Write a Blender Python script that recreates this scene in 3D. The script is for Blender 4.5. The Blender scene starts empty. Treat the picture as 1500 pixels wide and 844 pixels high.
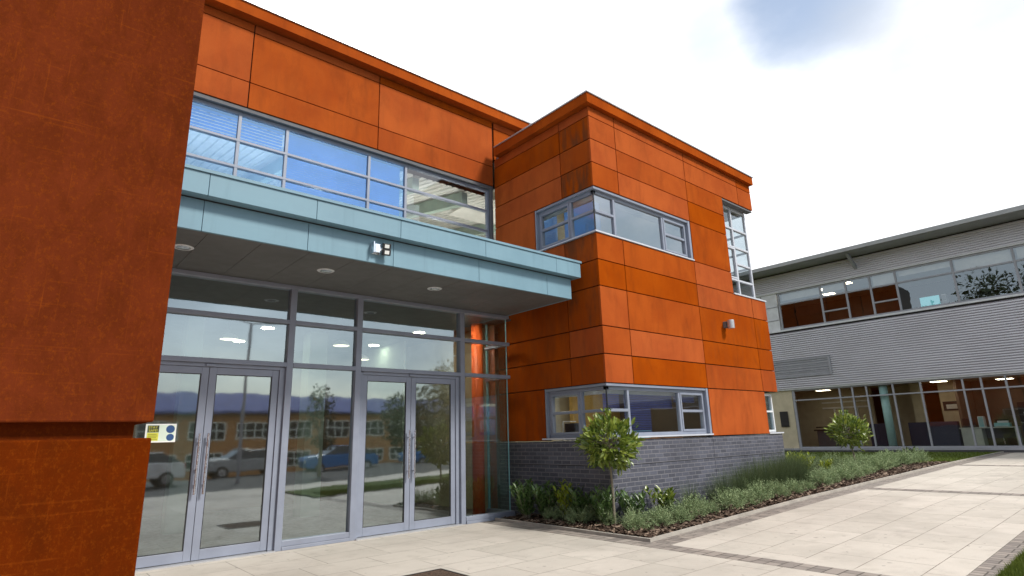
import bpy, math, random
from mathutils import Vector, Matrix
R = math.radians
rnd = random.Random(7)
S = bpy.context.scene
COL = S.collection

# ------------------------------------------------------------------ camera, render, light
cam_d = bpy.data.cameras.new('camera'); cam = bpy.data.objects.new('camera', cam_d); COL.objects.link(cam)
cam_d.sensor_width = 36; cam_d.lens = 36 * 851.4314667 / 1500; cam_d.clip_end = 2000; cam_d.clip_start = .05
yw, pt, rl = R(40.85301964), R(14.3388063), R(-1.62367271)
fw = Vector((math.sin(yw) * math.cos(pt), math.cos(yw) * math.cos(pt), math.sin(pt)))
rt = Vector((math.cos(yw), -math.sin(yw), 0)); up = rt.cross(fw)
r2 = math.cos(rl) * rt + math.sin(rl) * up; u2 = -math.sin(rl) * rt + math.cos(rl) * up
M = Matrix((r2, u2, -fw)).transposed().to_4x4(); M.translation = (0, 0, 1.5)
cam.matrix_world = M
S.camera = cam
S.view_settings.view_transform = 'Standard'; S.view_settings.look = 'None'
S.view_settings.exposure = 0.25; S.view_settings.gamma = 1.0
S.render.engine = 'CYCLES'
S.cycles.max_bounces = 8; S.cycles.transparent_max_bounces = 24; S.cycles.glossy_bounces = 4; S.cycles.diffuse_bounces = 4
S.cycles.sample_clamp_indirect = 6; S.cycles.use_denoising = True

sun_dir = Vector((.34, -.80, .86)).normalized()
sd = bpy.data.lights.new('sun', 'SUN'); so = bpy.data.objects.new('sun', sd); COL.objects.link(so)
sd.energy = 3.4; sd.angle = R(11); sd.color = (1, .95, .87)
so.rotation_euler = sun_dir.to_track_quat('Z', 'Y').to_euler()

W = bpy.data.worlds.new('World'); S.world = W; W.use_nodes = True
wn, wl = W.node_tree.nodes, W.node_tree.links
wn.clear()
def wnode(t, **k):
    n = wn.new(t)
    for a, b in k.items(): setattr(n, a, b)
    return n
w_out = wnode('ShaderNodeOutputWorld'); w_bg = wnode('ShaderNodeBackground'); w_bg.inputs[1].default_value = .1
sky = wnode('ShaderNodeTexSky', sky_type='NISHITA', sun_disc=False)
sky.sun_elevation = math.asin(sun_dir.z); sky.sun_rotation = math.atan2(sun_dir.x, sun_dir.y)
tc = wnode('ShaderNodeTexCoord')
def wmath(op, a, b=None, c=None, clamp=False):
    n = wnode('ShaderNodeMath', operation=op, use_clamp=clamp)
    for i, v in enumerate((a, b, c)):
        if v is None: continue
        if isinstance(v, (int, float)): n.inputs[i].default_value = v
        else: wl.new(v, n.inputs[i])
    return n.outputs[0]
def wnoise(scale, det, rough=.55, dist=0.):
    n = wnode('ShaderNodeTexNoise'); n.inputs['Scale'].default_value = scale; n.inputs['Detail'].default_value = det
    n.inputs['Roughness'].default_value = rough; n.inputs['Distortion'].default_value = dist
    mp = wnode('ShaderNodeMapping'); mp.inputs['Scale'].default_value = (1, 1, 1.8)
    wl.new(tc.outputs['Generated'], mp.inputs[0]); wl.new(mp.outputs[0], n.inputs['Vector'])
    return n.outputs[0]
def wdot(v):
    n = wnode('ShaderNodeVectorMath', operation='DOT_PRODUCT'); n.inputs[1].default_value = Vector(v).normalized()
    nn = wnode('ShaderNodeVectorMath', operation='NORMALIZE'); wl.new(tc.outputs['Generated'], nn.inputs[0])
    wl.new(nn.outputs[0], n.inputs[0]); return n.outputs['Value']
def wrange(v, a, b):
    n = wnode('ShaderNodeMapRange', interpolation_type='SMOOTHSTEP')
    wl.new(v, n.inputs[0]); n.inputs[1].default_value = a; n.inputs[2].default_value = b
    return n.outputs[0]
n1 = wnoise(3.1, 6); n2 = wnoise(5.5, 5, .5)
# cloud gaps: one high to the north-east, a wide one in the south
def gap(d, c0, c1, amt):
    v = wmath('ADD', wdot(d), wmath('MULTIPLY', wmath('SUBTRACT', n1, .5), amt))
    return wrange(v, c0, c1)
g1a = gap((.768, .232, .597), .9865, 1.0005, .018)
g1b = wmath('MULTIPLY', gap((.725, .345, .596), .984, 1.003, .03), .55)
g1c = wmath('MULTIPLY', gap((.825, .150, .545), .984, 1.004, .03), .42)
g1 = wmath('MAXIMUM', g1a, wmath('MAXIMUM', g1b, g1c))
g3 = gap((.892, .120, .436), .972, 1.015, .06)
g2 = gap((.40, -.86, .42), .88, 1.03, .30)
gapf = wmath('MAXIMUM', wmath('MULTIPLY', g1, .88), wmath('MULTIPLY', g2, .85))
dens = wmath('SUBTRACT', 1., gapf, clamp=True)
shade = wrange(n2, .34, .66)
up_z = wnode('ShaderNodeSeparateXYZ'); wl.new(tc.outputs['Generated'], up_z.inputs[0])
south = wrange(wdot((.15, -1, .1)), -.1, .75)
cl = wnode('ShaderNodeMix', data_type='RGBA'); wl.new(shade, cl.inputs[0])
cl.inputs['A'].default_value = (12.4, 12.6, 13.0, 1); cl.inputs['B'].default_value = (14.2, 14.2, 14.2, 1)
cs = wnode('ShaderNodeMix', data_type='RGBA'); wl.new(shade, cs.inputs[0])
cs.inputs['A'].default_value = (3.6, 4.8, 5.9, 1); cs.inputs['B'].default_value = (7.0, 7.6, 8.2, 1)
c2 = wnode('ShaderNodeMix', data_type='RGBA'); wl.new(south, c2.inputs[0])
west = wrange(wdot((-1, -.25, .15)), .05, .85)
cw_ = wnode('ShaderNodeMix', data_type='RGBA'); wl.new(west, cw_.inputs[0]); wl.new(cl.outputs['Result'], cw_.inputs['A']); cw_.inputs['B'].default_value = (7.6, 8.0, 8.6, 1)
wl.new(cw_.outputs['Result'], c2.inputs['A']); wl.new(cs.outputs['Result'], c2.inputs['B'])
mixs = wnode('ShaderNodeMix', data_type='RGBA'); wl.new(dens, mixs.inputs[0])
skm = wnode('ShaderNodeMix', data_type='RGBA', blend_type='MULTIPLY'); skm.inputs[0].default_value = 1
wl.new(sky.outputs[0], skm.inputs['A']); skm.inputs['B'].default_value = (2.15, 2.0, 1.8, 1)
wl.new(skm.outputs['Result'], mixs.inputs['A']); wl.new(c2.outputs['Result'], mixs.inputs['B'])
gry = wnode('ShaderNodeMix', data_type='RGBA'); wl.new(wmath('MULTIPLY', g3, .85), gry.inputs[0]); wl.new(mixs.outputs['Result'], gry.inputs['A']); gry.inputs['B'].default_value = (7.0, 7.2, 7.5, 1)
wl.new(gry.outputs['Result'], w_bg.inputs[0]); wl.new(w_bg.outputs[0], w_out.inputs[0])

# ------------------------------------------------------------------ materials
MATS = {}
class NT:
    def __init__(s, name):
        s.m = bpy.data.materials.new(name); s.m.use_nodes = True
        s.n, s.l = s.m.node_tree.nodes, s.m.node_tree.links
        s.n.clear(); s.out = s.n.new('ShaderNodeOutputMaterial'); MATS[name] = s.m
        s.pos = s.n.new('ShaderNodeNewGeometry').outputs['Position']
    def set(s, sock, v):
        if v is None: return
        if isinstance(v, bpy.types.NodeSocket): s.l.new(v, sock)
        elif isinstance(v, (tuple, list)) and sock.type == 'RGBA': sock.default_value = tuple(v) + ((1,) if len(v) == 3 else ())
        else: sock.default_value = v
    def math(s, op, a, b=None, c=None, clamp=False):
        n = s.n.new('ShaderNodeMath'); n.operation = op; n.use_clamp = clamp
        for i, v in enumerate((a, b, c)): s.set(n.inputs[i], v)
        return n.outputs[0]
    def map(s, vec, scale=(1, 1, 1), loc=(0, 0, 0), rot=(0, 0, 0)):
        n = s.n.new('ShaderNodeMapping'); s.l.new(vec, n.inputs[0]); n.inputs['Scale'].default_value = scale
        n.inputs['Location'].default_value = loc; n.inputs['Rotation'].default_value = rot
        return n.outputs[0]
    def noise(s, vec, scale=1., detail=4., rough=.55, dist=0.):
        n = s.n.new('ShaderNodeTexNoise'); s.l.new(vec, n.inputs['Vector'])
        n.inputs['Scale'].default_value = scale; n.inputs['Detail'].default_value = detail
        n.inputs['Roughness'].default_value = rough; n.inputs['Distortion'].default_value = dist
        return n.outputs[0]
    def rng(s, v, a, b, c=0., d=1.):
        n = s.n.new('ShaderNodeMapRange'); n.interpolation_type = 'SMOOTHSTEP'; s.set(n.inputs[0], v)
        for i, x in enumerate((a, b, c, d)): n.inputs[i + 1].default_value = x
        return n.outputs[0]
    def mix(s, f, a, b, mode='MIX'):
        n = s.n.new('ShaderNodeMix'); n.data_type = 'RGBA'; n.blend_type = mode
        s.set(n.inputs[0], f); s.set(n.inputs['A'], a); s.set(n.inputs['B'], b); return n.outputs['Result']
    def attr(s, name):
        n = s.n.new('ShaderNodeAttribute'); n.attribute_name = name; return n.outputs['Fac']
    def sep(s, v):
        n = s.n.new('ShaderNodeSeparateXYZ'); s.l.new(v, n.inputs[0]); return n.outputs
    def comb(s, x, y, z):
        n = s.n.new('ShaderNodeCombineXYZ')
        for i, v in enumerate((x, y, z)): s.set(n.inputs[i], v)
        return n.outputs[0]
    def bump(s, h, dist=.01, strength=1.):
        n = s.n.new('ShaderNodeBump'); s.l.new(h, n.inputs['Height']); n.inputs['Distance'].default_value = dist
        n.inputs['Strength'].default_value = strength; return n.outputs[0]
    def pbr(s, col, rough=.6, metal=0., spec=None, normal=None, emit=None, estr=0.):
        n = s.n.new('ShaderNodeBsdfPrincipled'); s.set(n.inputs['Base Color'], col); s.set(n.inputs['Roughness'], rough)
        s.set(n.inputs['Metallic'], metal)
        if spec is not None: s.set(n.inputs['Specular IOR Level'], spec)
        if normal is not None: s.l.new(normal, n.inputs['Normal'])
        if emit is not None: s.set(n.inputs['Emission Color'], emit); n.inputs['Emission Strength'].default_value = estr
        return n.outputs[0]
    def done(s, sh): s.l.new(sh, s.out.inputs[0]); return s.m

def plain(name, col, rough=.5, metal=0., var=.08, vs=3., spec=None, emit=None, estr=0.):
    t = NT(name)
    v = t.noise(t.pos, vs, 5.)
    c = t.mix(t.rng(v, .3, .7), tuple(x * (1 - var) for x in col), tuple(min(1, x * (1 + var)) for x in col))
    r = t.rng(t.noise(t.pos, vs * 4, 3.), .3, .7, max(0, rough - .07), min(1, rough + .07))
    return t.done(t.pbr(c, r, metal, spec, None, emit, estr))

def corten(name, bright, deep, dark, speck=.0, rough=.72):
    t = NT(name)
    pv = t.attr('pv'); st = t.attr('stain')
    x, y, z = t.sep(t.pos)
    off = t.comb(t.math('MULTIPLY', pv, 31.), t.math('MULTIPLY', pv, 17.), t.math('MULTIPLY', pv, 53.))
    va = t.n.new('ShaderNodeVectorMath'); va.operation = 'ADD'; t.l.new(t.pos, va.inputs[0]); t.l.new(off, va.inputs[1])
    P = va.outputs[0]
    big = t.noise(P, .9, 5., .6, .4)
    mid = t.noise(t.map(P, (2.2, 2.2, .7)), 1.6, 6., .62, .5)
    fine = t.noise(P, 60., 4., .7)
    str_ = t.noise(t.map(P, (7., 7., .55)), 1.2, 5., .6)
    c = t.mix(t.rng(big, .3, .72), deep, bright)
    c = t.mix(t.math('MULTIPLY', t.rng(mid, .46, .74), .40), c, dark)
    c = t.mix(t.math('MULTIPLY', t.rng(str_, .55, .78), .20), c, dark)
    c = t.mix(t.math('MULTIPLY', t.rng(fine, .35, .7), .22), c, deep)
    # panel to panel difference
    hs = t.n.new('ShaderNodeHueSaturation'); t.l.new(c, hs.inputs['Color'])
    t.set(hs.inputs['Value'], t.rng(pv, 0., 1., .84, 1.0)); t.set(hs.inputs['Saturation'], t.rng(pv, 0., 1., 1.0, .95)); c = hs.outputs[0]
    # weather stains: vertical runs and blotches, with their own shapes
    sm = t.noise(t.map(P, (5.5, 5.5, 1.1)), 1.1, 5., .65, .3)
    c = t.mix(t.math('MULTIPLY', t.rng(sm, .36, .68), st), c, (.085, .040, .022))
    if speck:
        sp = t.noise(t.map(P, (120., 120., 80.)), 1., 4., .8)
        c = t.mix(t.math('MULTIPLY', t.rng(sp, .60, .74), speck), c, (.36, .10, .014))
        l2 = t.noise(t.map(P, (90., 90., 2.6)), 1., 3., .6); l3 = t.noise(t.map(P, (2.6, 2.6, 90.)), 1., 3., .6)
        c = t.mix(t.math('MULTIPLY', t.rng(l2, .60, .76), speck * 1.1), c, (.30, .065, .006))
        c = t.mix(t.math('MULTIPLY', t.rng(l3, .60, .76), speck * 1.0), c, (.30, .065, .006))
        sc = t.noise(t.map(P, (14., 14., .8)), 1., 2., .5)
        c = t.mix(t.math('MULTIPLY', t.rng(sc, .70, .76), speck * .35), c, (.40, .09, .01))
        mt = t.noise(t.map(P, (9., 9., 5.)), 1., 8., .78, .6)
        c = t.mix(t.math('MULTIPLY', t.rng(mt, .42, .62), .30), c, dark)
        c = t.mix(t.math('MULTIPLY', t.rng(t.noise(t.map(P, (85., 85., 60.)), 1., 5., .8), .50, .66), .28), c, (.25, .055, .004))
    h = t.math('ADD', t.math('MULTIPLY', fine, .5), t.math('MULTIPLY', mid, 1.))
    return t.done(t.pbr(c, t.rng(fine, .3, .7, rough - .1, rough + .12), 0., 0., t.bump(h, .003, .6)))
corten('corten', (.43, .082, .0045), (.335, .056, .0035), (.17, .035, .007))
corten('corten_dark', (.155, .0235, .0016), (.112, .0165, .0012), (.050, .010, .002), speck=.26)  # darker rust colours with a fine speckle, for pylon and east cladding

plain('frame_grey', (.235, .262, .33), .42, 0., .06)
plain('frame_light', (.52, .54, .60), .4, 0., .05)
plain('frame_rear', (.30, .31, .34), .45)
plain('frame_white', (.62, .64, .66), .4)
def canopy_mat():
    t = NT('canopy_blue'); n = t.noise(t.pos, 1.1, 5.); st = t.noise(t.map(t.pos, (9., 9., .7)), 1., 5., .6); d = t.noise(t.map(t.pos, (1.2, 1.2, 14.)), 1., 4., .6)
    c = t.mix(t.rng(n, .3, .7), (.150, .265, .335), (.175, .305, .38))
    c = t.mix(t.math('MULTIPLY', t.rng(st, .52, .75), .30), c, (.10, .19, .24)); c = t.mix(t.math('MULTIPLY', t.rng(d, .55, .75), .18), c, (.22, .36, .42))
    return t.done(t.pbr(c, t.rng(n, .3, .7, .4, .6), 0., .4, t.bump(t.noise(t.pos, 2.2, 2.), .006, .4)))
canopy_mat()
plain('soffit', (.115, .118, .115), .6, 0., .1, 1.2)
plain('dark_wall', (.028, .024, .022), .8)
plain('cap_metal', (.50, .51, .53), .35, .5)
plain('kerb_stone', (.36, .33, .29), .85, 0., .15, 4.)
plain('steel', (.62, .63, .66), .25, .9)
plain('black_plastic', (.02, .02, .022), .4)
plain('plaster_cream', (.50, .44, .31), .8)
plain('plaster_white', (.70, .69, .64), .8)
plain('plaster_green', (.33, .42, .36), .8)
plain('ochre_wall', (.42, .27, .08), .8)
plain('brown_wall', (.13, .095, .07), .7)
plain('wood_brown', (.20, .09, .04), .55)
plain('floor_dark', (.10, .10, .095), .35)
plain('carpet', (.07, .075, .09), .9)
plain('column_orange', (.88, .14, .03), .5)
plain('teal_paint', (.22, .48, .52), .4)
plain('pale_blue_paint', (.42, .72, .76), .4)
plain('navy', (.025, .030, .065), .5)
plain('desk_pale', (.42, .47, .43), .45)
plain('white_paint', (.80, .80, .78), .4)
plain('blue_blind', (.10, .27, .70), .55)
plain('navy_blind', (.16, .18, .45), .55)
plain('white_blind', (.68, .68, .64), .7)
plain('blue_plastic', (.02, .20, .55), .4)
plain('lamp_lit', (.9, .85, .6), .5, emit=(1., .90, .60), estr=3.)
plain('hall_fill_emit', (.9, .85, .6), .5, emit=(1., .97, .90), estr=80.)  # emission for the discs added to brighten the hall
plain('column_fill_emit', (.9, .85, .6), .5, emit=(1., .92, .76), estr=300.)  # emission for the small discs added to light the orange column
plain('office_lamp', (.9, .85, .7), .5, emit=(1., .92, .72), estr=10.)
plain('fill_disc_emit', (.9, .85, .6), .5, emit=(1., .92, .72), estr=45.)  # emission for the discs added to brighten block rooms and lobby
plain('screen_lit', (.02, .1, .12), .3, emit=(.25, .72, .85), estr=.75)
plain('led_panel', (.85, .87, .85), .25)
plain('chrome', (.75, .78, .82), .12, 1.)
plain('roof_gravel', (.25, .25, .25), .9)
plain('trunk_bark', (.17, .14, .10), .85, 0., .2, 20.)
plain('stem_pale', (.21, .185, .135), .8, 0., .2, 20.)
plain('rear_cladding', (.62, .62, .67), .45, .0, .05, .6)
plain('rear_roof', (.30, .31, .31), .5, .3)
plain('plinth_grey', (.12, .12, .13), .8)
plain('asphalt', (.05, .05, .052), .9, 0., .2, 6.)
plain('slate_roof', (.10, .12, .27), .85, 0., .15, 1., .1)
plain('car_silver', (.35, .36, .37), .25); plain('car_white', (.75, .76, .77), .2); plain('car_blue', (.03, .16, .42), .2); plain('car_dark', (.03, .035, .045), .2)
plain('car_glass', (.02, .025, .03), .05); plain('tyre', (.02, .02, .02), .8); plain('tail_red', (.5, .02, .02), .25)
plain('poster_pale', (.62, .72, .62), .4); plain('poster_yellow', (.62, .60, .06), .5); plain('poster_black', (.02, .03, .02), .5)
plain('poster_navy', (.02, .07, .20), .5); plain('poster_olive', (.30, .31, .03), .5)

def brick_mat(name, c1, c2, mortar, w=.225, h=.075, msize=.006, bumpd=.004, extra=None):
    t = NT(name); x, y, z = t.sep(t.pos)
    v = t.comb(t.math('ADD', x, y), z, 0.)
    b = t.n.new('ShaderNodeTexBrick'); t.l.new(v, b.inputs['Vector'])
    b.inputs['Scale'].default_value = 1.; b.inputs['Brick Width'].default_value = w; b.inputs['Row Height'].default_value = h
    b.inputs['Mortar Size'].default_value = msize; b.inputs['Mortar Smooth'].default_value = .3; b.inputs['Bias'].default_value = 0.
    b.inputs['Color1'].default_value = (*c1, 1); b.inputs['Color2'].default_value = (*c2, 1); b.inputs['Mortar'].default_value = (*mortar, 1)
    n = t.noise(t.map(v, (16, 30, 1)), 1., 5., .6); n2 = t.noise(t.pos, 1.1, 4.)
    c = t.mix(t.math('MULTIPLY', t.rng(n, .42, .7), .22), b.outputs['Color'], tuple(a * 1.4 for a in c1))
    c = t.mix(t.math('MULTIPLY', t.rng(n2, .4, .75), .35), c, tuple(a * .6 for a in c2))
    hh = t.math('SUBTRACT', t.math('MULTIPLY', n, .3), b.outputs['Fac'])
    return t.done(t.pbr(c, .6, 0., .4, t.bump(hh, bumpd, .9)))
brick_mat('slate_brick', (.098, .102, .134), (.060, .062, .082), (.19, .19, .21), msize=.008)
brick_mat('school_brick', (.46, .21, .07), (.36, .15, .05), (.3, .25, .2))

def flag_mat(name, c1, c2, mortar, bw, rh, ms, swap=False, stain=(.30, .27, .235), off=(0, 0)):
    t = NT(name); x, y, z = t.sep(t.pos)
    jx = t.math('ADD', x, off[0]); jy = t.math('ADD', y, off[1])
    v = t.comb(jy, jx, 0.) if swap else t.comb(jx, jy, 0.)
    b = t.n.new('ShaderNodeTexBrick'); t.l.new(v, b.inputs['Vector'])
    b.inputs['Scale'].default_value = 1.; b.inputs['Brick Width'].default_value = bw; b.inputs['Row Height'].default_value = rh
    b.inputs['Mortar Size'].default_value = ms; b.inputs['Mortar Smooth'].default_value = .2; b.offset = .42; b.offset_frequency = 3
    b.inputs['Color1'].default_value = (*c1, 1); b.inputs['Color2'].default_value = (*c2, 1); b.inputs['Mortar'].default_value = (*mortar, 1)
    big = t.noise(t.pos, .55, 6., .6, .3); mid = t.noise(t.pos, 3.5, 6., .65); fine = t.noise(t.pos, 90., 3., .6)
    jn = t.noise(t.pos, 1.7, 3.)
    # joints come and go: some filled with pale sand
    plain_c = t.mix(t.rng(t.noise(t.map(v, (1.1, 1.7, 1)), 1., 1.), .3, .7), c1, c2)
    c = b.outputs['Color'] if bw < .5 else t.mix(t.rng(jn, .28, .50), plain_c, b.outputs['Color'])
    c = t.mix(t.math('MULTIPLY', t.rng(big, .40, .72), .45), c, stain)
    c = t.mix(t.math('MULTIPLY', t.rng(mid, .50, .75), .28), c, tuple(a * .8 for a in stain))
    c = t.mix(t.math('MULTIPLY', t.rng(fine, .3, .7), .10), c, (.2, .17, .14))
    gum = t.noise(t.pos, 11., 1., .4); c = t.mix(t.math('MULTIPLY', t.rng(gum, .735, .76), .45), c, (.10, .09, .08))
    wet = t.noise(t.map(t.pos, (.5, .9, 1)), 1., 7., .7, .8); c = t.mix(t.math('MULTIPLY', t.rng(wet, .54, .66), .22), c, (.25, .225, .20))
    h = t.math('SUBTRACT', t.math('MULTIPLY', fine, .15), t.math('MULTIPLY', b.outputs['Fac'], 1.))
    return t.done(t.pbr(c, t.rng(mid, .3, .7, .62, .85), 0., .35, t.bump(h, .003, .7)))
flag_mat('flagstone', (.56, .51, .45), (.475, .435, .38), (.15, .125, .10), .9, .6, .0045, off=(.2, .15))
flag_mat('block_paving_x', (.33, .285, .25), (.19, .165, .15), (.07, .06, .05), .30, .11, .009, swap=True, stain=(.22, .2, .18))
flag_mat('block_paving_y', (.33, .285, .25), (.19, .165, .15), (.07, .06, .05), .32, .16, .009, stain=(.22, .2, .18))

def leaf_mat(name, a, b, rough=.45, trans=.25, spec=.5):
    t = NT(name); pv = t.attr('pv')
    c = t.mix(pv, a, b)
    n = t.noise(t.pos, 14., 3.)
    c = t.mix(t.math('MULTIPLY', t.rng(n, .35, .7), .3), c, tuple(x * .7 for x in a))
    p = t.pbr(c, rough, 0., spec)
    tr = t.n.new('ShaderNodeBsdfTranslucent'); t.l.new(c, tr.inputs[0])
    m = t.n.new('ShaderNodeMixShader'); m.inputs[0].default_value = trans; t.l.new(p, m.inputs[1]); t.l.new(tr.outputs[0], m.inputs[2])
    return t.done(m.outputs[0])
leaf_mat('leaf_bay', (.06, .12, .012), (.34, .40, .07), .32, .22, .6)
leaf_mat('leaf_laurel', (.045, .095, .022), (.16, .25, .085), .35, .22, .6)
leaf_mat('leaf_lavender', (.13, .195, .085), (.40, .48, .26), .8, .2, .2)
leaf_mat('leaf_lime', (.16, .22, .015), (.36, .42, .03), .5, .35)
leaf_mat('leaf_grass', (.055, .09, .038), (.16, .20, .095), .8, .3, .2)
leaf_mat('leaf_lawn', (.065, .10, .012), (.16, .20, .035), .7, .3, .2)
leaf_mat('leaf_dark', (.02, .035, .012), (.06, .075, .03), .5, .2)
leaf_mat('bark_chip', (.055, .032, .022), (.38, .28, .21), .85, 0., .2)
def soil():
    t = NT('soil'); n = t.noise(t.pos, 30., 5., .7)
    return t.done(t.pbr(t.mix(t.rng(n, .3, .7), (.018, .011, .008), (.07, .042, .03)), .95, 0., .2, t.bump(n, .03, 1.)))
soil()
def turf():
    t = NT('turf'); n = t.noise(t.pos, 5., 6., .7); f = t.noise(t.pos, 60., 4., .7)
    c = t.mix(t.rng(n, .3, .7), (.055, .085, .012), (.11, .15, .025))
    c = t.mix(t.math('MULTIPLY', t.rng(f, .4, .7), .5), c, (.03, .045, .01))
    return t.done(t.pbr(c, .9, 0., .2, t.bump(f, .03, 1.)))
turf()
def cover():
    t = NT('rusty_cover'); n = t.noise(t.pos, 45., 5., .75)
    return t.done(t.pbr(t.mix(t.rng(n, .35, .65), (.035, .022, .016), (.13, .085, .06)), .9, 0., .2, t.bump(n, .01, 1.)))
cover()

def glass(name, tint, base, ior=1.5, gain=1., gtint=(1, 1, 1), rough=0.):
    t = NT(name)
    f = t.n.new('ShaderNodeFresnel'); bf = t.n.new('ShaderNodeNewGeometry').outputs['Backfacing']
    t.l.new(t.math('ADD', ior, t.math('MULTIPLY', bf, 1. / ior - ior)), f.inputs[0])
    # slight waviness of float glass
    w = t.noise(t.pos, 1.3, 2.); bmp = t.bump(w, .004, .35)
    tr = t.n.new('ShaderNodeBsdfTransparent'); t.set(tr.inputs[0], tint)
    gl = t.n.new('ShaderNodeBsdfGlossy'); gl.inputs['Roughness'].default_value = rough; t.set(gl.inputs[0], gtint); t.l.new(bmp, gl.inputs['Normal'])
    fac = t.math('ADD', t.math('MULTIPLY', f.outputs[0], gain), base, clamp=True)
    m = t.n.new('ShaderNodeMixShader'); t.l.new(fac, m.inputs[0]); t.l.new(tr.outputs[0], m.inputs[1]); t.l.new(gl.outputs[0], m.inputs[2])
    return t.done(m.outputs[0])
glass('glass_entrance', (.74, .82, .78), .25, 1.5, 1.4, (.84, .95, 1.), .03)
glass('glass_clerestory', (.55, .75, .98), .26, 1.5, 1.2, (.36, .64, 1.))
glass('glass_solar', (.6, .64, .68), .42, 1.5, 1.2, (.97, .98, 1.))
glass('glass_window', (.72, .78, .80), .14, 1.5, 1.6, (.97, .98, 1.))
glass('glass_clear', (.86, .90, .92), .06, 1.5, 1.)
glass('glass_rear', (.70, .68, .63), .20, 1.5, 1., (.80, .93, 1.))
glass('glass_rear_low', (.80, .79, .75), .03, 1.5, 1.)

# ------------------------------------------------------------------ objects
WORLD = {}
def tag(o, label=None, cat=None, group=None, kind=None):
    if label: o['label'] = label
    if cat: o['category'] = cat
    if group: o['group'] = group
    if kind: o['kind'] = kind
    return o
def thing(name, label, cat, loc=(0, 0, 0), group=None):
    o = bpy.data.objects.new(name, None); COL.objects.link(o); o.location = loc
    o.empty_display_size = .2; WORLD[o.name] = Vector(loc)
    return tag(o, label, cat, group)
class MB:
    def __init__(s): s.v = []; s.f = []; s.pv = []; s.st = []; s.cur = 0.; s.cst = 0.
    def face(s, idx): s.f.append(idx); s.pv.append(s.cur); s.st.append(s.cst)
    def poly(s, *pts):
        i = len(s.v); s.v += [tuple(p) for p in pts]; s.face(list(range(i, i + len(pts)))); return s
    def box(s, x0, x1, y0, y1, z0, z1):
        if x0 > x1: x0, x1 = x1, x0
        if y0 > y1: y0, y1 = y1, y0
        if z0 > z1: z0, z1 = z1, z0
        i = len(s.v)
        s.v += [(x0, y0, z0), (x1, y0, z0), (x1, y1, z0), (x0, y1, z0), (x0, y0, z1), (x1, y0, z1), (x1, y1, z1), (x0, y1, z1)]
        for f in ((0, 3, 2, 1), (4, 5, 6, 7), (0, 1, 5, 4), (1, 2, 6, 5), (2, 3, 7, 6), (3, 0, 4, 7)): s.face([i + k for k in f])
        return s
    def tube(s, p0, p1, r0, r1=None, n=10, cap=True):
        r1 = r0 if r1 is None else r1; p0, p1 = Vector(p0), Vector(p1); d = (p1 - p0).normalized()
        a = d.orthogonal().normalized(); b = d.cross(a); i = len(s.v)
        for p, r in ((p0, r0), (p1, r1)):
            for k in range(n):
                t = 2 * math.pi * k / n; s.v.append(tuple(p + a * (r * math.cos(t)) + b * (r * math.sin(t))))
        for k in range(n): s.face([i + k, i + (k + 1) % n, i + n + (k + 1) % n, i + n + k])
        if cap: s.face([i + k for k in range(n)][::-1]); s.face([i + n + k for k in range(n)])
        return s
    def loft(s, rings, cap=True):
        n = len(rings[0]); i = len(s.v)
        for r in rings: s.v += [tuple(p) for p in r]
        for a in range(len(rings) - 1):
            for k in range(n): s.face([i + a * n + k, i + a * n + (k + 1) % n, i + (a + 1) * n + (k + 1) % n, i + (a + 1) * n + k])
        if cap: s.face([i + k for k in range(n)][::-1]); s.face([i + (len(rings) - 1) * n + k for k in range(n)])
        return s
    def out(s, name, mat, parent=None, label=None, bevel=0., smooth=False, kind=None, origin=None):
        xs, ys, zs = zip(*s.v)
        c = Vector(origin) if origin else Vector(((min(xs) + max(xs)) / 2, (min(ys) + max(ys)) / 2, min(zs)))
        me = bpy.data.meshes.new(name); me.from_pydata([(x - c.x, y - c.y, z - c.z) for x, y, z in s.v], [], s.f)
        me.materials.append(MATS[mat])
        for nm, vals in (('pv', s.pv), ('stain', s.st)):
            if any(vals): me.attributes.new(nm, 'FLOAT', 'FACE').data.foreach_set('value', vals)
        if smooth: me.polygons.foreach_set('use_smooth', [True] * len(me.polygons))
        me.update()
        o = bpy.data.objects.new(name, me); COL.objects.link(o)
        if parent: o.parent = parent; o.location = c - WORLD[parent.name]
        else: o.location = c
        WORLD[o.name] = c
        if bevel:
            b = o.modifiers.new('bevel', 'BEVEL'); b.width = bevel; b.segments = 2; b.limit_method = 'ANGLE'
        if label: o['label'] = label
        if kind: o['kind'] = kind
        return o
def copy_tree(o, parent=None):
    c = o.copy(); COL.objects.link(c); c.parent = parent
    for ch in o.children: copy_tree(ch, c)
    return c

GX = [(-1000, 0), (7.2, 0), (12.5, .15), (21.6, .305), (29, .37), (1000, .37)]
def g(x):
    for (a, za), (b, zb) in zip(GX, GX[1:]):
        if x <= b: return za + (zb - za) * (x - a) / (b - a)
    return .37
def dip(y): return 0. if y > -13 else (-2.3 if y < -36 else -2.3 * (-13 - y) / 23)
def strip(mb, xs, lo, hi, dz):
    for a, b in zip(xs, xs[1:]):
        la, lb = (lo(a), lo(b)) if callable(lo) else (lo, lo); ha, hb = (hi(a), hi(b)) if callable(hi) else (hi, hi)
        mb.poly((a, la, g(a) + dz), (b, lb, g(b) + dz), (b, hb, g(b) + dz), (a, ha, g(a) + dz))
def xr(a, b, st=1.):
    n = max(1, int(math.ceil((b - a) / st))); xs = [a + (b - a) * i / n for i in range(n + 1)]
    for x in (7.2, 12.5, 21.6, 29.):
        if a < x < b: xs.append(x)
    return sorted(set(xs))
def sheet(name, mat, x0, x1, y0, y1, dz, kind='structure'):
    mb = MB(); strip(mb, xr(x0, x1), y0, y1, dz); return mb.out(name, mat, kind=kind, origin=(0, 0, 0))

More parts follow.
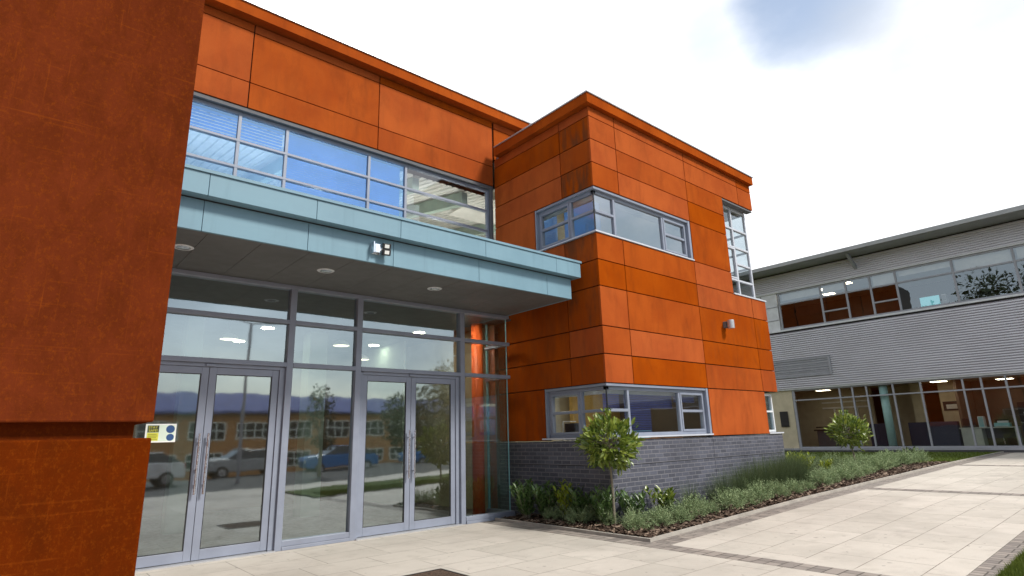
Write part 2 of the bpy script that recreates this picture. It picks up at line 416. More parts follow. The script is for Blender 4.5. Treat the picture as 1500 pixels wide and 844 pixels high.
# ------------------------------------------------------------------ the setting: ground, paving, lawns, bed
mb = MB()
gx = [-400, -60, -20, 0, 7.2, 12.5, 21.6, 29, 60, 400]; gy = [-400, -60, -36, -30, -24, -18, -13, 0, 30, 400]
for a, b in zip(gx, gx[1:]):
    for c, d in zip(gy, gy[1:]):
        mb.poly((a, c, g(a) + dip(c) - .05), (b, c, g(b) + dip(c) - .05), (b, d, g(b) + dip(d) - .05), (a, d, g(a) + dip(d) - .05))
mb.out('ground', 'turf', kind='structure', origin=(0, 0, 0))
sheet('plaza_paving', 'flagstone', -16, 6.88, -1.2, 9.06, 0)
mb = MB(); strip(mb, xr(7.2, 29.9), 1.925, 5.16, 0.); mb.out('path', 'flagstone', kind='structure', origin=(0, 0, 0))
sheet('path_edge_paving', 'block_paving_x', 7.2, 29.9, 5.16, 5.49, .001)
sheet('path_border_paving', 'block_paving_x', 7.2, 29.9, 1.70, 1.92, .001)
mb = MB(); strip(mb, [6.88, 7.2], 1.6, 5.49, .001); mb.out('cross_band_paving', 'block_paving_y', kind='structure', origin=(0, 0, 0))
for x in (14.45, 21.75):
    mb = MB(); strip(mb, [x, x + .36], 1.92, 5.16, .004); mb.out('cross_band_paving', 'block_paving_y', kind='structure', origin=(0, 0, 0))
mb = MB(); strip(mb, [6.885, 7.2], 5.495, 8.95, .001); mb.out('bed_edge_paving', 'block_paving_y', kind='structure', origin=(0, 0, 0))
mb = MB(); strip(mb, [6.88, 7.9], 8.952, 9.06, .0); mb.out('bed_edge_paving', 'block_paving_y', kind='structure', origin=(0, 0, 0))
mb = MB(); strip(mb, xr(7.0, 29.9), -1.2, 1.66, .02); mb.out('lawn', 'turf', kind='structure', origin=(0, 0, 0))
mb = MB(); strip(mb, xr(14.45, 29.9), 5.54, 40, .015); mb.out('lawn', 'turf', kind='structure', origin=(0, 0, 0))
sheet('far_path', 'flagstone', -16, 60, -3.4, -1.2, .0)
sheet('road', 'asphalt', -120, 120, -12.9, -3.4, -.03)
def bed_hi(x):
    if x < 8.0: return 9.0
    if x < 14.42: return 6.9
    return max(5.62, 9.4 - (x - 14.42) * .12 - max(0, x - 20.5) * 1.15)
mb = MB()
strip(mb, [7.25, 7.99], 5.54, 9.0, .025); strip(mb, xr(8.0, 14.42), 5.54, 6.9, .025); strip(mb, xr(14.43, 23.2, .5), 5.54, bed_hi, .025)
mb.out('planting_bed', 'soil', kind='structure', origin=(0, 0, 0))
mb = MB()
for a, b in zip(xr(7.2, 29.9), xr(7.2, 29.9)[1:]):
    i = len(mb.v); mb.v += [(a, 5.49, g(a) - .02), (b, 5.49, g(b) - .02), (b, 5.54, g(b) - .02), (a, 5.54, g(a) - .02), (a, 5.49, g(a) + .045), (b, 5.49, g(b) + .045), (b, 5.54, g(b) + .045), (a, 5.54, g(a) + .045)]
    for f in ((4, 5, 6, 7), (0, 1, 5, 4), (2, 3, 7, 6), (3, 0, 4, 7)): mb.face([i + k for k in f])
mb.box(7.2, 7.25, 5.54, 9.0, -.02, .045)
for a, b in zip(xr(7.2, 29.9), xr(7.2, 29.9)[1:]):
    mb.poly((a, 1.66, g(a) + .012), (b, 1.66, g(b) + .012), (b, 1.70, g(b) + .012), (a, 1.70, g(a) + .012))
mb.out('kerb', 'kerb_stone', kind='structure', origin=(0, 0, 0))

# bark mulch and grass blades: uncountable stuff
def in_bed(x, y):
    return (7.27 < x < 7.97 and 5.56 < y < 8.9) or (8 <= x < 14.42 and 5.56 < y < 6.75) or (14.42 <= x < 23 and 5.56 < y < bed_hi(x) - .05)
mb = MB(); n = 0
while n < 9000:
    x = 7.25 + 15.6 * rnd.random() ** 1.5; y = 5.55 + 3.4 * rnd.random() ** 1.6
    if not in_bed(x, y): continue
    n += 1; l = rnd.uniform(.018, .065); w = rnd.uniform(.007, .02); a = rnd.uniform(0, 6.28); z = g(x) + rnd.uniform(.028, .06)
    ca, sa = math.cos(a), math.sin(a); t1, t2 = rnd.uniform(-.4, .4), rnd.uniform(-.5, .5)
    mb.cur = rnd.random() ** 2.2
    mb.poly(*[(x + ca * l * p - sa * w * q, y + sa * l * p + ca * w * q, z + l * p * t1 + w * q * t2 + .01) for p, q in ((-1, -.6), (.8, -1), (1, .7), (-.7, 1))])
tag(mb.out('bark_mulch', 'bark_chip', origin=(0, 0, 0)), 'brown bark chippings spread over the planting bed', 'bark mulch', kind='stuff')
mb = MB()
def blades(n, fx, fy, h0, h1, w):
    for _ in range(n):
        x, y = fx(), fy()
        if in_bed(x, y): continue
        a = rnd.uniform(0, 6.28); h = rnd.uniform(h0, h1); z = g(x) + .015; lx, ly = rnd.uniform(-.5, .5) * h, rnd.uniform(-.5, .5) * h
        mb.cur = rnd.random()
        mb.poly((x - w * math.cos(a), y - w * math.sin(a), z), (x + w * math.cos(a), y + w * math.sin(a), z), (x + lx, y + ly, z + h))
blades(16000, lambda: 7.3 + 5 * rnd.random() ** 1.3, lambda: 1.665 - 1.2 * rnd.random() ** 1.5, .03, .075, .005)
blades(2500, lambda: rnd.uniform(7.3, 26), lambda: rnd.uniform(-1.1, 1.5), .03, .07, .01)
blades(9000, lambda: rnd.uniform(16, 29.8), lambda: 5.57 + 9 * rnd.random() ** 1.6, .03, .07, .012)
tag(mb.out('lawn_grass', 'leaf_lawn', origin=(0, 0, 0)), 'short mown green grass beside the path and rear building', 'grass', kind='stuff')

# ------------------------------------------------------------------ the rust-clad college building
B = thing('college_building', 'two-storey building clad in orange rusted steel panels with glazed entrance and pale blue canopy', 'building', (8, 9.8, 0))
def panel_set(name, cells, parent, mat='corten', th=.04, gap=.010, plane=None, label=None):
    """cells: (axis, const, a0, a1, z0, z1, stain); axis y faces -Y, axis x faces -X"""
    mb = MB(); bk = MB()
    for ax, c, a0, a1, z0, z1, st in cells:
        mb.cur = rnd.random(); mb.cst = st
        if ax == 'y': mb.box(a0 + (0 if a0 == 8.0 and c == 6.78 else gap), a1 - gap, c, c + th, z0 + gap, z1 - gap); bk.box(a0 + (.06 if a0 == 8.0 else 0), a1, c + th + .012, c + th + .10, z0, z1)
        elif ax == 'x': mb.box(c, c + th, a0 + (-.001 if a0 == 6.823 else gap), a1 - gap, z0 + gap, z1 - gap); bk.box(c + th + .012, c + th + .10, a0 + (.12 if a0 == 6.823 else 0), a1, z0, z1)
        else: mb.box(c - th, c, a0 + gap, a1 - gap, z0 + gap, z1 - gap); bk.box(c - th - .10, c - th - .012, a0, a1, z0, z1)
    o = mb.out(name, mat, parent, label=label)
    bk.out('backing_wall', 'dark_wall', parent)
    return o
rows = [(7.65, 7.86), (7.15, 7.65), (6.65, 7.15), (6.15, 6.65), (5.2, 6.15), (4.67, 5.2), (4.16, 4.67), (3.41, 4.16), (2.90, 3.41), (2.38, 2.90), (1.40, 2.38)]
cells = []
for z0, z1 in rows:
    upw, low = (z0 == 5.2), (z0 == 1.40)
    if not (upw or low): cells += [('y', 6.78, 8.0, 8.78, z0, z1, 0.), ('y', 6.78, 8.78, 11.28, z0, z1, .0)]
    tall = 4.6 < z0 < 7.1
    if low: cells.append(('y', 6.78, 11.28, 13.74, z0, z1, 0.))
    elif tall: cells.append(('y', 6.78, 11.28, 12.88, z0, z1, 0.))
    else:
        cells += [('y', 6.78, 11.28, 13.70, z0, z1, .12 if z0 < 4.7 else 0.), ('y', 6.78, 13.70, 14.42, z0, z1, .15 if z0 < 4.7 else 0.)]
panel_set('front_cladding', cells, B)
cells = []
stain_near = {7.15: .75, 6.15: .85, 4.67: .7, 3.41: .6, 4.16: .35, 2.90: .3, 2.38: .35, 6.65: .3}
for z0, z1 in rows:
    if z0 == 5.2: cells.append(('x', 8.0, 8.45, 9.78, z0, z1, .1))
    elif z0 == 1.40: cells.append(('x', 8.0, 8.37, 9.78, z0, z1, .35))
    else: cells += [('x', 8.0, 6.823, 7.62, z0, z1, stain_near.get(z0, .15)), ('x', 8.0, 7.62, 9.78, z0, z1, .12 if z0 > 4.2 else .3)]
panel_set('side_cladding', cells, B)
cells = []
for z0, z1 in rows:
    a = 8.6 if 4.6 < z0 < 7.1 else (8.0 if z0 == 1.40 else 6.823)
    cells.append(('X', 14.42, a, 12.0, z0, z1, 0.))
panel_set('rear_side_cladding', cells, B)
cells = []
mx = [-5.0, -2.54, -.03, 2.48, 4.99, 7.985]
for a, b in zip(mx, mx[1:]):
    for z0, z1 in ((8.72, 8.89), (7.70, 8.72), (7.20, 7.70)): cells.append(('y', 9.8, a, b, z0, z1, .10))
for z0, z1 in ((8.72, 8.89), (7.9, 8.72)): cells.append(('y', 9.8, 8.02, 12.0, z0, z1, .1))
panel_set('facade_cladding', cells, B)
cells = []
wz = [(0., 1.4), (1.4, 2.38), (2.38, 3.41), (3.41, 4.67), (4.67, 6.15), (6.15, 7.15), (7.15, 8.0)]
for z0, z1 in wz:
    for x0 in (-9.1, -6.6, -4.1): cells.append(('y', 3.2, x0, x0 + 2.46, z0, z1, .1))
    cells += [('X', -1.6, 3.26, 6.5, z0, z1, .1), ('X', -1.6, 6.5, 9.72, z0, z1, .1), ('x', -9.16, 3.26, 9.72, z0, z1, .1)]
panel_set('shade_wing_cladding', cells, B)  # unseen left wing, added to keep west light off the entrance nook
cells = [('X', 12.06, y0, y0 + 2.4, z0, z1, .1) for y0 in (12.15, 14.6, 17.05, 19.5, 21.95, 24.4) for z0, z1 in wz + [(8.0, 9.05)]]
cells += [('X', 12.06, y0, y0 + 2.4, z0, z1, .1) for y0 in (12.9, 15.35, 17.8, 20.25, 22.7, 25.15) for z0, z1 in ((9.06, 10.3), (10.3, 11.5))]
panel_set('east_cladding', cells, B, mat='corten_dark')
mb = MB(); mb.box(9, 11.9, 12.92, 27, 9.06, 11.45); mb.out('roof_plant_room', 'dark_wall', B)
mb = MB(); mb.box(9, 11.9, 17.3, 27, 0, 9.04); mb.out('rear_wing', 'dark_wall', B)
mb = MB(); mb.box(-9.2, -1.55, 3.15, 9.75, 8.0, 8.12); mb.out('shade_wing_roof', 'roof_gravel', B)  # roof of the unseen wing added for shade
# roof edges
mb = MB(); mb.cur = .35
mb.box(7.87, 14.44, 6.68, 6.86, 7.865, 8.075); mb.box(7.87, 8.08, 6.862, 9.6, 7.865, 8.075); mb.box(14.30, 14.44, 6.862, 12.1, 7.865, 8.075)
mb.cur = .45; mb.box(-5, 12, 9.60, 9.86, 8.90, 9.12)
fa = mb.out('roof_fascia', 'corten', B)
mb = MB(); mb.box(7.845, 14.47, 6.655, 6.9, 8.077, 8.10); mb.box(7.845, 8.1, 6.902, 9.598, 8.077, 8.10); mb.box(14.28, 14.47, 6.902, 12.1, 8.077, 8.10)
mb.box(-5, 12, 9.57, 9.9, 9.122, 9.155)
mb.out('roof_capping', 'cap_metal', fa)
mb = MB(); mb.box(8.1, 14.3, 6.9, 12.1, 7.87, 7.99); mb.box(-5, 12, 9.9, 17.2, 8.95, 9.05)
mb.out('roof', 'roof_gravel', B)
# brick base
mb = MB()
mb.box(8.0, 11.285, 6.80, 7.02, -.1, .955); mb.box(8.0, 11.285, 6.80, 7.02, .967, 1.385)
mb.box(11.297, 14.40, 6.80, 7.02, -.1, .955); mb.box(11.297, 14.40, 6.80, 7.02, .967, 1.385)
mb.box(8.0, 8.22, 7.022, 9.8, -.1, .955); mb.box(8.0, 8.22, 7.022, 9.8, .967, 1.385)
mb.box(14.2, 14.40, 7.022, 12, -.1, .955); mb.box(14.2, 14.40, 7.022, 12, .967, 1.385)
mb.out('brick_base', 'slate_brick', B)
mb = MB(); mb.box(8.02, 14.38, 6.83, 7.0, .94, .98); mb.box(11.27, 11.31, 6.83, 7.0, 0, 1.38); mb.box(8.03, 8.2, 7.0, 9.7, .94, .98); mb.out('brick_joint', 'dark_wall', B)
# inner fabric
mb = MB(); mb.box(8.25, 14.15, 7.05, 11.9, -.05, .03); mb.out('floor_slab', 'carpet', B)
mb = MB(); mb.box(8.14, 14.2, 6.93, 11.9, 3.55, 3.75); mb.out('floor_slab', 'carpet', B)
for z in (2.72, 7.2): mb = MB(); mb.box(8.14, 14.3, 6.93, 11.9, z, z + .04); mb.out('inner_ceiling', 'plaster_white', B)
mb = MB(); mb.box(8.14, 14.28, 9.62, 9.72, 0, 7.85); mb.out('rear_wall', 'plaster_cream', B)
mb = MB(); mb.box(12.02, 14.3, 11.9, 12.1, 0, 7.85); mb.out('rear_wall', 'dark_wall', B)
mb = MB(); mb.box(14.2, 14.26, 8.62, 9.6, 3.75, 7.2); mb.box(14.2, 14.26, 7.0, 8.62, 7.12, 7.2); mb.out('rear_wall', 'plaster_cream', B)
mb = MB(); mb.box(9.75, 11.4, 9.3, 9.4, .03, 2.72); mb.out('partition', 'ochre_wall', B)
mb = MB(); mb.box(11.4, 11.5, 7.0, 9.5, .03, 2.72); mb.out('partition', 'brown_wall', B)
mb = MB(); mb.box(11.6, 11.7, 6.95, 9.6, 3.75, 7.2); mb.out('partition', 'plaster_white', B)
# interior screens / blinds behind the corner windows
def slats_y(mb, x0, x1, y, z0, z1, p=.032, d=.03):
    z = z1
    while z > z0: mb.poly((x0, y, z), (x1, y, z), (x1, y + d * .55, z - d * .75), (x0, y + d * .55, z - d * .75)); z -= p
def slats_x(mb, y0, y1, x, z0, z1, p=.032, d=.03):
    z = z1
    while z > z0: mb.poly((x, y0, z), (x, y1, z), (x + d * .55, y1, z - d * .75), (x + d * .55, y0, z - d * .75)); z -= p

def window(parent, ax, c, a0, a1, z0, z1, mull=(), trans=(), gl='glass_window', fr='frame_grey', w=.06, dep=.07, ends=(1, 1), sill=True, jamb=None, name='window', casement=(), tb=(1, 1), gsplit=None):
    """frame in the plane ax=c (outer face of the frame), glass 3 cm in"""
    mb = MB()
    def bar(p0, p1, q0, q1, e=0.):
        if ax == 'y': mb.box(p0, p1, c - e, c + dep, q0, q1)
        else: mb.box(c - e, c + dep, p0, p1, q0, q1)
    if tb[1]: bar(a0, a1, z1 - w, z1)
    if tb[0]: bar(a0, a1, z0, z0 + w)
    xs = []
    if ends[0]: bar(a0, a0 + w, z0 + w + .001, z1 - w - .001)
    if ends[1]: bar(a1 - w, a1, z0 + w + .001, z1 - w - .001)
    for m in mull: bar(m - w / 2, m + w / 2, z0 + w + .001, z1 - w - .001, .002)
    for p0, p1, z in trans: bar(p0, p1, z - w * .42, z + w * .42, .006)
    for p0, p1, q0, q1 in casement:
        k = .04; bar(p0, p1, q1 - k, q1, .014); bar(p0, p1, q0, q0 + k, .014); bar(p0, p0 + k, q0 + k, q1 - k, .014); bar(p1 - k, p1, q0 + k, q1 - k, .014)
    wo = mb.out(name, fr, parent, bevel=.004)
    gm = MB()
    cc = c + .035
    if gsplit:
        g2_ = MB(); g2_.poly((gsplit[0], cc, z0 + .01), (a1 - .01, cc, z0 + .01), (a1 - .01, cc, z1 - .01), (gsplit[0], cc, z1 - .01)); g2_.out('pane', gsplit[1], wo); a1 = gsplit[0] + .01
    if ax == 'y': gm.poly((a0 + .01, cc, z0 + .01), (a1 - .01, cc, z0 + .01), (a1 - .01, cc, z1 - .01), (a0 + .01, cc, z1 - .01))
    else: gm.poly((cc, a1 - .01, z0 + .01), (cc, a0 + .01, z0 + .01), (cc, a0 + .01, z1 - .01), (cc, a1 - .01, z1 - .01))
    gm.out('pane', gl, wo)
    return wo
# upper and lower corner windows: front leaf on y, side leaf on x
YW, XW = 6.86, 8.08
for z0, z1, zt, xe, ye in ((5.2, 6.15, 5.68, 11.2, 8.41), (1.42, 2.38, 1.91, 11.2, 8.33)):
    wf = window(B, 'y', YW, 8.08, xe, z0 + .03, z1 - .05, (8.68, 10.30), ((8.11, 8.65, zt), (10.33, xe - .06, zt)), ends=(0, 1), casement=((10.33, xe - .055, z0 + .09, z1 - .11),), gl='glass_solar' if z0 > 2 else 'glass_window')
    ws = window(B, 'x', XW, 6.86, ye, z0 + .03, z1 - .05, (7.49,), ((6.89, 7.46, zt), (7.52, ye - .06, zt)), ends=(0, 1), casement=((7.52, ye - .055, z0 + .09, z1 - .11),), gl='glass_clear')
    mb = MB(); mb.box(8.085, 8.105, 6.865, 6.885, z0 + .09, z1 - .11); mb.out('corner_post', 'black_plastic', wf)
    mb = MB(); mb.box(7.96, 11.27, 6.755, 6.93, z0, z0 + .028); mb.box(7.96, 8.12, 6.931, 8.44, z0, z0 + .028); mb.out('sill', 'frame_light', wf)
    mb = MB(); mb.box(xe + .001, 11.275, 6.79, 6.98, z0 + .03, z1 - .002); mb.box(8.01, 8.2, ye + .001, ye + .036, z0 + .03, z1 - .002)
    mb.box(8.02, 11.27, 6.80, 6.98, z1 - .048, z1 - .003); mb.box(8.02, 8.2, 6.981, ye + .03, z1 - .048, z1 - .003); mb.out('reveal', 'frame_grey', wf)
    # blinds and headboxes
    hb = MB(); hb.box(8.2, 11.15, 7.0, 7.06, z1 - .17, z1 - .09); hb.box(8.2, 8.26, 7.062, ye, z1 - .17, z1 - .09); hb.out('blind_box', 'white_blind', wf)
    if z0 < 2:
        sl = MB(); slats_y(sl, 8.75, 10.28, 7.02, 1.98, z1 - .17); slats_y(sl, 8.75, 9.55, 7.02, 1.50, 1.98); slats_y(sl, 10.34, 11.1, 7.02, 2.10, z1 - .17); slats_y(sl, 8.16, 8.62, 7.02, 1.95, z1 - .17)
        sl.out('blind', 'navy_blind', wf)
    else:
        pass
mb = MB(); mb.box(9.7, 9.75, 8.1, 9.2, 3.76, 6.75); mb.box(8.3, 9.65, 9.4, 9.45, 3.76, 6.9); mb.out('partition', 'blue_blind', B, label='blue screen inside upper corner window')
# tall corner window at the far end, see-through
cw = window(B, 'y', 6.97, 12.90, 14.27, 4.70, 7.10, (13.57,), ((12.92, 14.25, 6.52), (13.6, 14.25, 6.02), (13.6, 14.25, 5.58), (12.92, 14.25, 5.14), (12.92, 13.55, 6.02)), 'glass_window', 'frame_light', .055, .06, ends=(1, 0), casement=((12.96, 13.54, 5.17, 5.99),))
cw2 = window(B, 'x', 14.27, 6.97, 8.58, 4.70, 7.10, (7.75,), ((6.99, 8.56, 6.52), (6.99, 8.56, 6.02), (6.99, 8.56, 5.58), (6.99, 8.56, 5.14)), 'glass_window', 'frame_light', .055, .06, ends=(1, 1))
mb = MB(); mb.box(12.88, 14.45, 6.76, 6.965, 4.66, 4.695); mb.box(14.2, 14.45, 6.966, 8.6, 4.66, 4.695); mb.out('sill', 'frame_light', cw)
mb = MB(); mb.box(12.9, 14.40, 6.8, 6.96, 7.102, 7.14); mb.box(12.83, 12.879, 6.9, 7.2, 4.7, 7.1); mb.out('reveal', 'plinth_grey', cw)
# small low corner window at the far end
lw = window(B, 'y', 6.90, 13.76, 14.32, 1.44, 2.34, (), ((13.78, 14.3, 1.92),), 'glass_window', 'frame_white', .05, .06)
mb = MB(); mb.box(13.74, 14.44, 6.77, 6.96, 1.40, 1.43); mb.out('sill', 'frame_light', lw)
window(B, 'x', 14.33, 6.98, 8.0, 1.44, 2.34, (), ((7.0, 7.98, 1.92),), 'glass_window', 'frame_white', .05, .06)
mb = MB(); mb.box(13.8, 14.25, 7.06, 7.09, 1.45, 2.3); mb.out('blind', 'teal_paint', lw)

# clerestory above the canopy
cm = [-1.66, -.84, .0, .80, 1.60, 2.41, 3.23, 4.87, 5.71]
cl_w = window(B, 'y', 9.90, -5, 7.92, 5.45, 7.13, cm + [-3.3], ((-5, 7.9, 6.59), (-5, 7.9, 6.10)), 'glass_clerestory', 'frame_grey', .055, .08, name='clerestory_window', gsplit=(5.71, 'glass_clear'))
mb = MB(); mb.box(-5, 7.98, 9.82, 9.99, 7.132, 7.197); mb.box(7.922, 7.99, 9.83, 9.99, 5.4, 7.13); mb.out('reveal', 'plinth_grey', cl_w)
sl = MB(); slats_y(sl, 3.27, 5.66, 10.06, 5.5, 7.08, .045, .042); sl.out('blind', 'blue_blind', cl_w)
sl = MB(); slats_y(sl, -4.9, 3.2, 10.06, 6.62, 7.08, .06, .045); slats_y(sl, -4.9, 3.2, 10.06, 5.5, 5.75, .06, .045); sl.out('blind', 'blue_blind', cl_w)
# upper hall interior: sloping ribbed ceiling with beams
mb = MB(); x = -5
while x < 11.8: mb.poly((x, 10.1, 7.05), (x + .11, 10.1, 7.05), (x + .11, 17, 8.3), (x, 17, 8.3)); mb.poly((x + .11, 10.1, 7.05), (x + .13, 10.1, 7.02), (x + .13, 17, 8.27), (x + .11, 17, 8.3)); mb.poly((x + .13, 10.1, 7.02), (x + .17, 10.1, 7.02), (x + .17, 17, 8.27), (x + .13, 17, 8.27)); x += .17
mb.out('hall_ceiling', 'plaster_white', B)
for x in (-3.6, -1.2, 1.2, 3.6, 6.0, 7.3, 9.6):
    mb = MB(); mb.loft([[(x, 10.12, 6.70), (x + .16, 10.12, 6.70), (x + .16, 10.12, 7.0), (x, 10.12, 7.0)], [(x, 16.9, 7.95), (x + .16, 16.9, 7.95), (x + .16, 16.9, 8.25), (x, 16.9, 8.25)]]); mb.out('roof_beam', 'plaster_green', B)
mb = MB(); mb.poly((-5, 17.05, 4.2), (11.9, 17.05, 4.2), (11.9, 17.05, 8.4), (-5, 17.05, 8.4)); mb.out('added_rear_glazing', 'glass_clear', B)  # glazed rear wall made up to let daylight onto the hall ceiling
for p0, p1 in ((-5.2, -5), (11.85, 12.0)): mb = MB(); mb.box(p0, p1, 9.95, 17.2, 0, 8.9); mb.out('hall_wall', 'plaster_white', B)
mb = MB(); mb.box(7.93, 8.1, 10.0, 17.2, 0, 4.0); mb.out('lobby_end_wall', 'plaster_cream', B)
for x in (1.5, 4.5, 7.5, 10.3):
    m = MB(); m.poly(*[(x + .16 * math.cos(2 * math.pi * k / 16), 11.6 + .16 * math.sin(2 * math.pi * k / 16), 5.25) for k in range(16)]); m.out('added_hall_fill', 'hall_fill_emit', B)  # made-up glowing discs that brighten the hall ceiling from below
mb = MB(); mb.box(-5, 11.8, 10.0, 17, 4.02, 4.2); mb.out('upper_floor', 'plaster_white', B)

# canopy
mb = MB()
seams = [-1.58, .2, 1.45, 2.71, 3.97, 5.53, 7.06, 7.68]
for a, b in zip(seams, seams[1:]): mb.box(a + .0025, b - .0025, 7.20, 7.24, 3.93, 4.31)
mb.box(7.645, 7.68, 7.242, 9.08, 3.93, 4.31)
seams2 = [-1.58, .2, 1.45, 2.75, 4.0, 5.56, 7.17, 7.80]
for a, b in zip(seams2, seams2[1:]): mb.box(a + .0025, b - .0025, 7.05, 7.10, 4.325, 4.60)
mb.box(7.75, 7.80, 7.102, 9.7, 4.325, 4.60)
cano = mb.out('canopy', 'canopy_blue', B, bevel=.004)
mb = MB(); mb.box(-1.58, 7.82, 7.03, 9.78, 4.602, 4.64); mb.box(-1.58, 7.76, 7.10, 7.20, 4.327, 4.345); mb.out('canopy_roof', 'canopy_blue', cano)
mb = MB(); mb.box(-1.58, 7.64, 7.26, 9.78, 4.35, 4.59); mb.box(-1.58, 7.67, 7.225, 7.262, 4.30, 4.33); mb.out('canopy_core', 'soffit', cano)
mb = MB(); x = -1.56
while x < 7.6:
    mb.box(x + .003, min(x + .617, 7.64), 7.25, 9.06, 3.935, 3.96); x += .62
mb.out('soffit', 'soffit', cano)
for x in (-.45, 1.42, 3.29, 5.18):
    mb = MB(); c0 = (x, 7.97)
    n = 20
    for r0, r1, za, zb in ((.125, .115, 3.932, 3.925), (.115, .085, 3.925, 3.925)):
        for k in range(n):
            t0, t1 = 2 * math.pi * k / n, 2 * math.pi * (k + 1) / n
            mb.poly(*[(c0[0] + r * math.cos(t), c0[1] + r * math.sin(t), z) for r, t, z in ((r0, t0, za), (r0, t1, za), (r1, t1, zb), (r1, t0, zb))])
    dl = mb.out('downlight', 'frame_white', cano)
    mb = MB()
    mb.poly(*[(c0[0] + .085 * math.cos(2 * math.pi * k / n), c0[1] + .085 * math.sin(2 * math.pi * k / n), 3.929) for k in range(n)]); mb.box(x - .06, x + .06, 7.955, 7.985, 3.92, 3.928); mb.out('reflector', 'chrome', dl)

# entrance glazing, y = 9.1
YF = 9.1
mb = MB()
mulls = [(-4.95, .05), (-1.0, .05), (1.05, .05), (3.25, .05), (4.39, .05), (6.53, .05)]
for x, w in mulls: mb.box(x - w, x + w, YF - .05, YF + .09, 0., 3.87)
def bars(z, t, e, xs):
    for a, b in xs: mb.box(a, b, YF - e, YF + .08, z - t, z + t)
segs = [(-4.9, -1.05), (-.95, 1.0), (1.10, 3.20), (3.30, 4.34), (4.44, 6.48), (6.58, 7.62)]
bars(3.34, .032, .056, segs[:-1]); bars(2.67, .034, .056, segs[:-1])
mb.box(6.581, 7.71, YF - .056, YF + .08, 3.308, 3.372); mb.box(6.581, 7.71, YF - .056, YF + .08, 2.64, 2.705)
for z in (3.34, 2.67): mb.box(7.62, 7.705, YF + .082, 9.78, z - .03, z + .03)
mb.box(-5, 7.70, YF - .07, YF + .10, 3.871, 3.93)
for a, b in (segs[0], segs[1], segs[3]): mb.box(a, b, YF - .045, YF + .08, .05, .13); mb.box(a, b, YF - .06, YF + .08, .0, .048)
mb.box(6.581, 7.74, YF - .06, YF + .08, .05, .12); mb.box(6.581, 7.76, YF - .075, YF + .08, .0, .048); mb.box(7.62, 7.74, YF + .082, 9.78, 0, .12)
scr = mb.out('entrance_screen', 'frame_grey', B, bevel=.005)
mb = MB()
for a, b in segs:
    bb = 7.68 if b > 7 else b
    for z0, z1 in ((2.705, 3.306), (3.374, 3.87)): mb.poly((a, YF + .02, z0), (bb, YF + .02, z0), (bb, YF + .02, z1), (a, YF + .02, z1))
for a, b in (segs[0], segs[1], segs[3], (6.58, 7.68)): mb.poly((a, YF + .02, .12), (b, YF + .02, .12), (b, YF + .02, 2.64), (a, YF + .02, 2.64))
for z0, z1 in ((.12, 2.64), (2.705, 3.306), (3.374, 3.87)): mb.poly((7.68, YF + .022, z0), (7.68, 9.78, z0), (7.68, 9.78, z1), (7.68, YF + .022, z1))
mb.out('glass_panel', 'glass_entrance', scr)
mb = MB(); mb.box(7.672, 7.684, YF + .01, YF + .03, .12, 3.87); mb.box(7.655, 7.69, 9.745, 9.78, .12, 3.87); mb.out('corner_seal', 'teal_paint', scr)
for p0, p1 in ((1.1, 3.2), (4.44, 6.48)): mb = MB(); mb.box(p0, p1, YF - .10, YF + .06, 0.0, .018); mb.out('threshold', 'cap_metal', scr)
# door frames (grey jambs) and leaves
for x0, x1 in ((1.10, 3.20), (4.44, 6.48)):
    mb = MB(); mb.box(x0, x0 + .06, YF + .0, YF + .10, .02, 2.63); mb.box(x1 - .08, x1, YF + .0, YF + .10, .02, 2.63); mb.box(x0 + .06, x1 - .08, YF + .0, YF + .10, 2.585, 2.634)
    mb.box((x0 + x1) / 2 - .07, (x0 + x1) / 2 + .05, YF - .03, YF - .002, 2.59, 2.625); mb.out('door_frame', 'frame_grey', scr, bevel=.004)
    mid = (x0 + x1 - .02) / 2
    for a, b, hx in ((x0 + .062, mid - .003, mid - .055), (mid + .003, x1 - .082, mid + .055)):
        mb = MB(); f = YF + .025
        mb.box(a, a + .095, f, f + .05, .025, 2.582); mb.box(b - .095, b, f, f + .05, .025, 2.582)
        mb.box(a + .095, b - .095, f, f + .05, 2.485, 2.582); mb.box(a + .095, b - .095, f, f + .05, .025, .155)
        d = mb.out('door', 'frame_grey', B, bevel=.004)
        gm = MB(); gm.poly((a + .09, f + .025, .15), (b - .09, f + .025, .15), (b - .09, f + .025, 2.49), (a + .09, f + .025, 2.49)); gm.out('pane', 'glass_entrance', d)
        gk = MB()
        for p0, p1, q0, q1 in ((a + .095, a + .104, .155, 2.485), (b - .104, b - .095, .155, 2.485), (a + .104, b - .104, 2.476, 2.485), (a + .104, b - .104, .155, .164)): gk.box(p0, p1, f + .004, f + .022, q0, q1)
        gk.out('gasket', 'black_plastic', d)
        hm = MB(); hm.tube((hx, f - .065, .86), (hx, f - .065, 1.66), .014, n=12); hm.tube((hx, f - .065, .98), (hx, f, .98), .009); hm.tube((hx, f - .065, 1.54), (hx, f, 1.54), .009); hm.out('handle', 'steel', d, smooth=False)
        hm = MB(); hm.tube((hx, f + .115, .86), (hx, f + .115, 1.66), .014, n=12); hm.tube((hx, f + .115, .98), (hx, f + .05, .98), .009); hm.tube((hx, f + .115, 1.54), (hx, f + .05, 1.54), .009); hm.out('handle', 'steel', d)
        if hx < mid and x0 < 2: hm = MB(); hm.tube((hx + .005, f - .012, 1.17), (hx + .005, f, 1.17), .022, n=14); hm.box(hx - .002, hx + .012, f - .02, f - .012, 1.15, 1.19); hm.out('lock', 'steel', d)
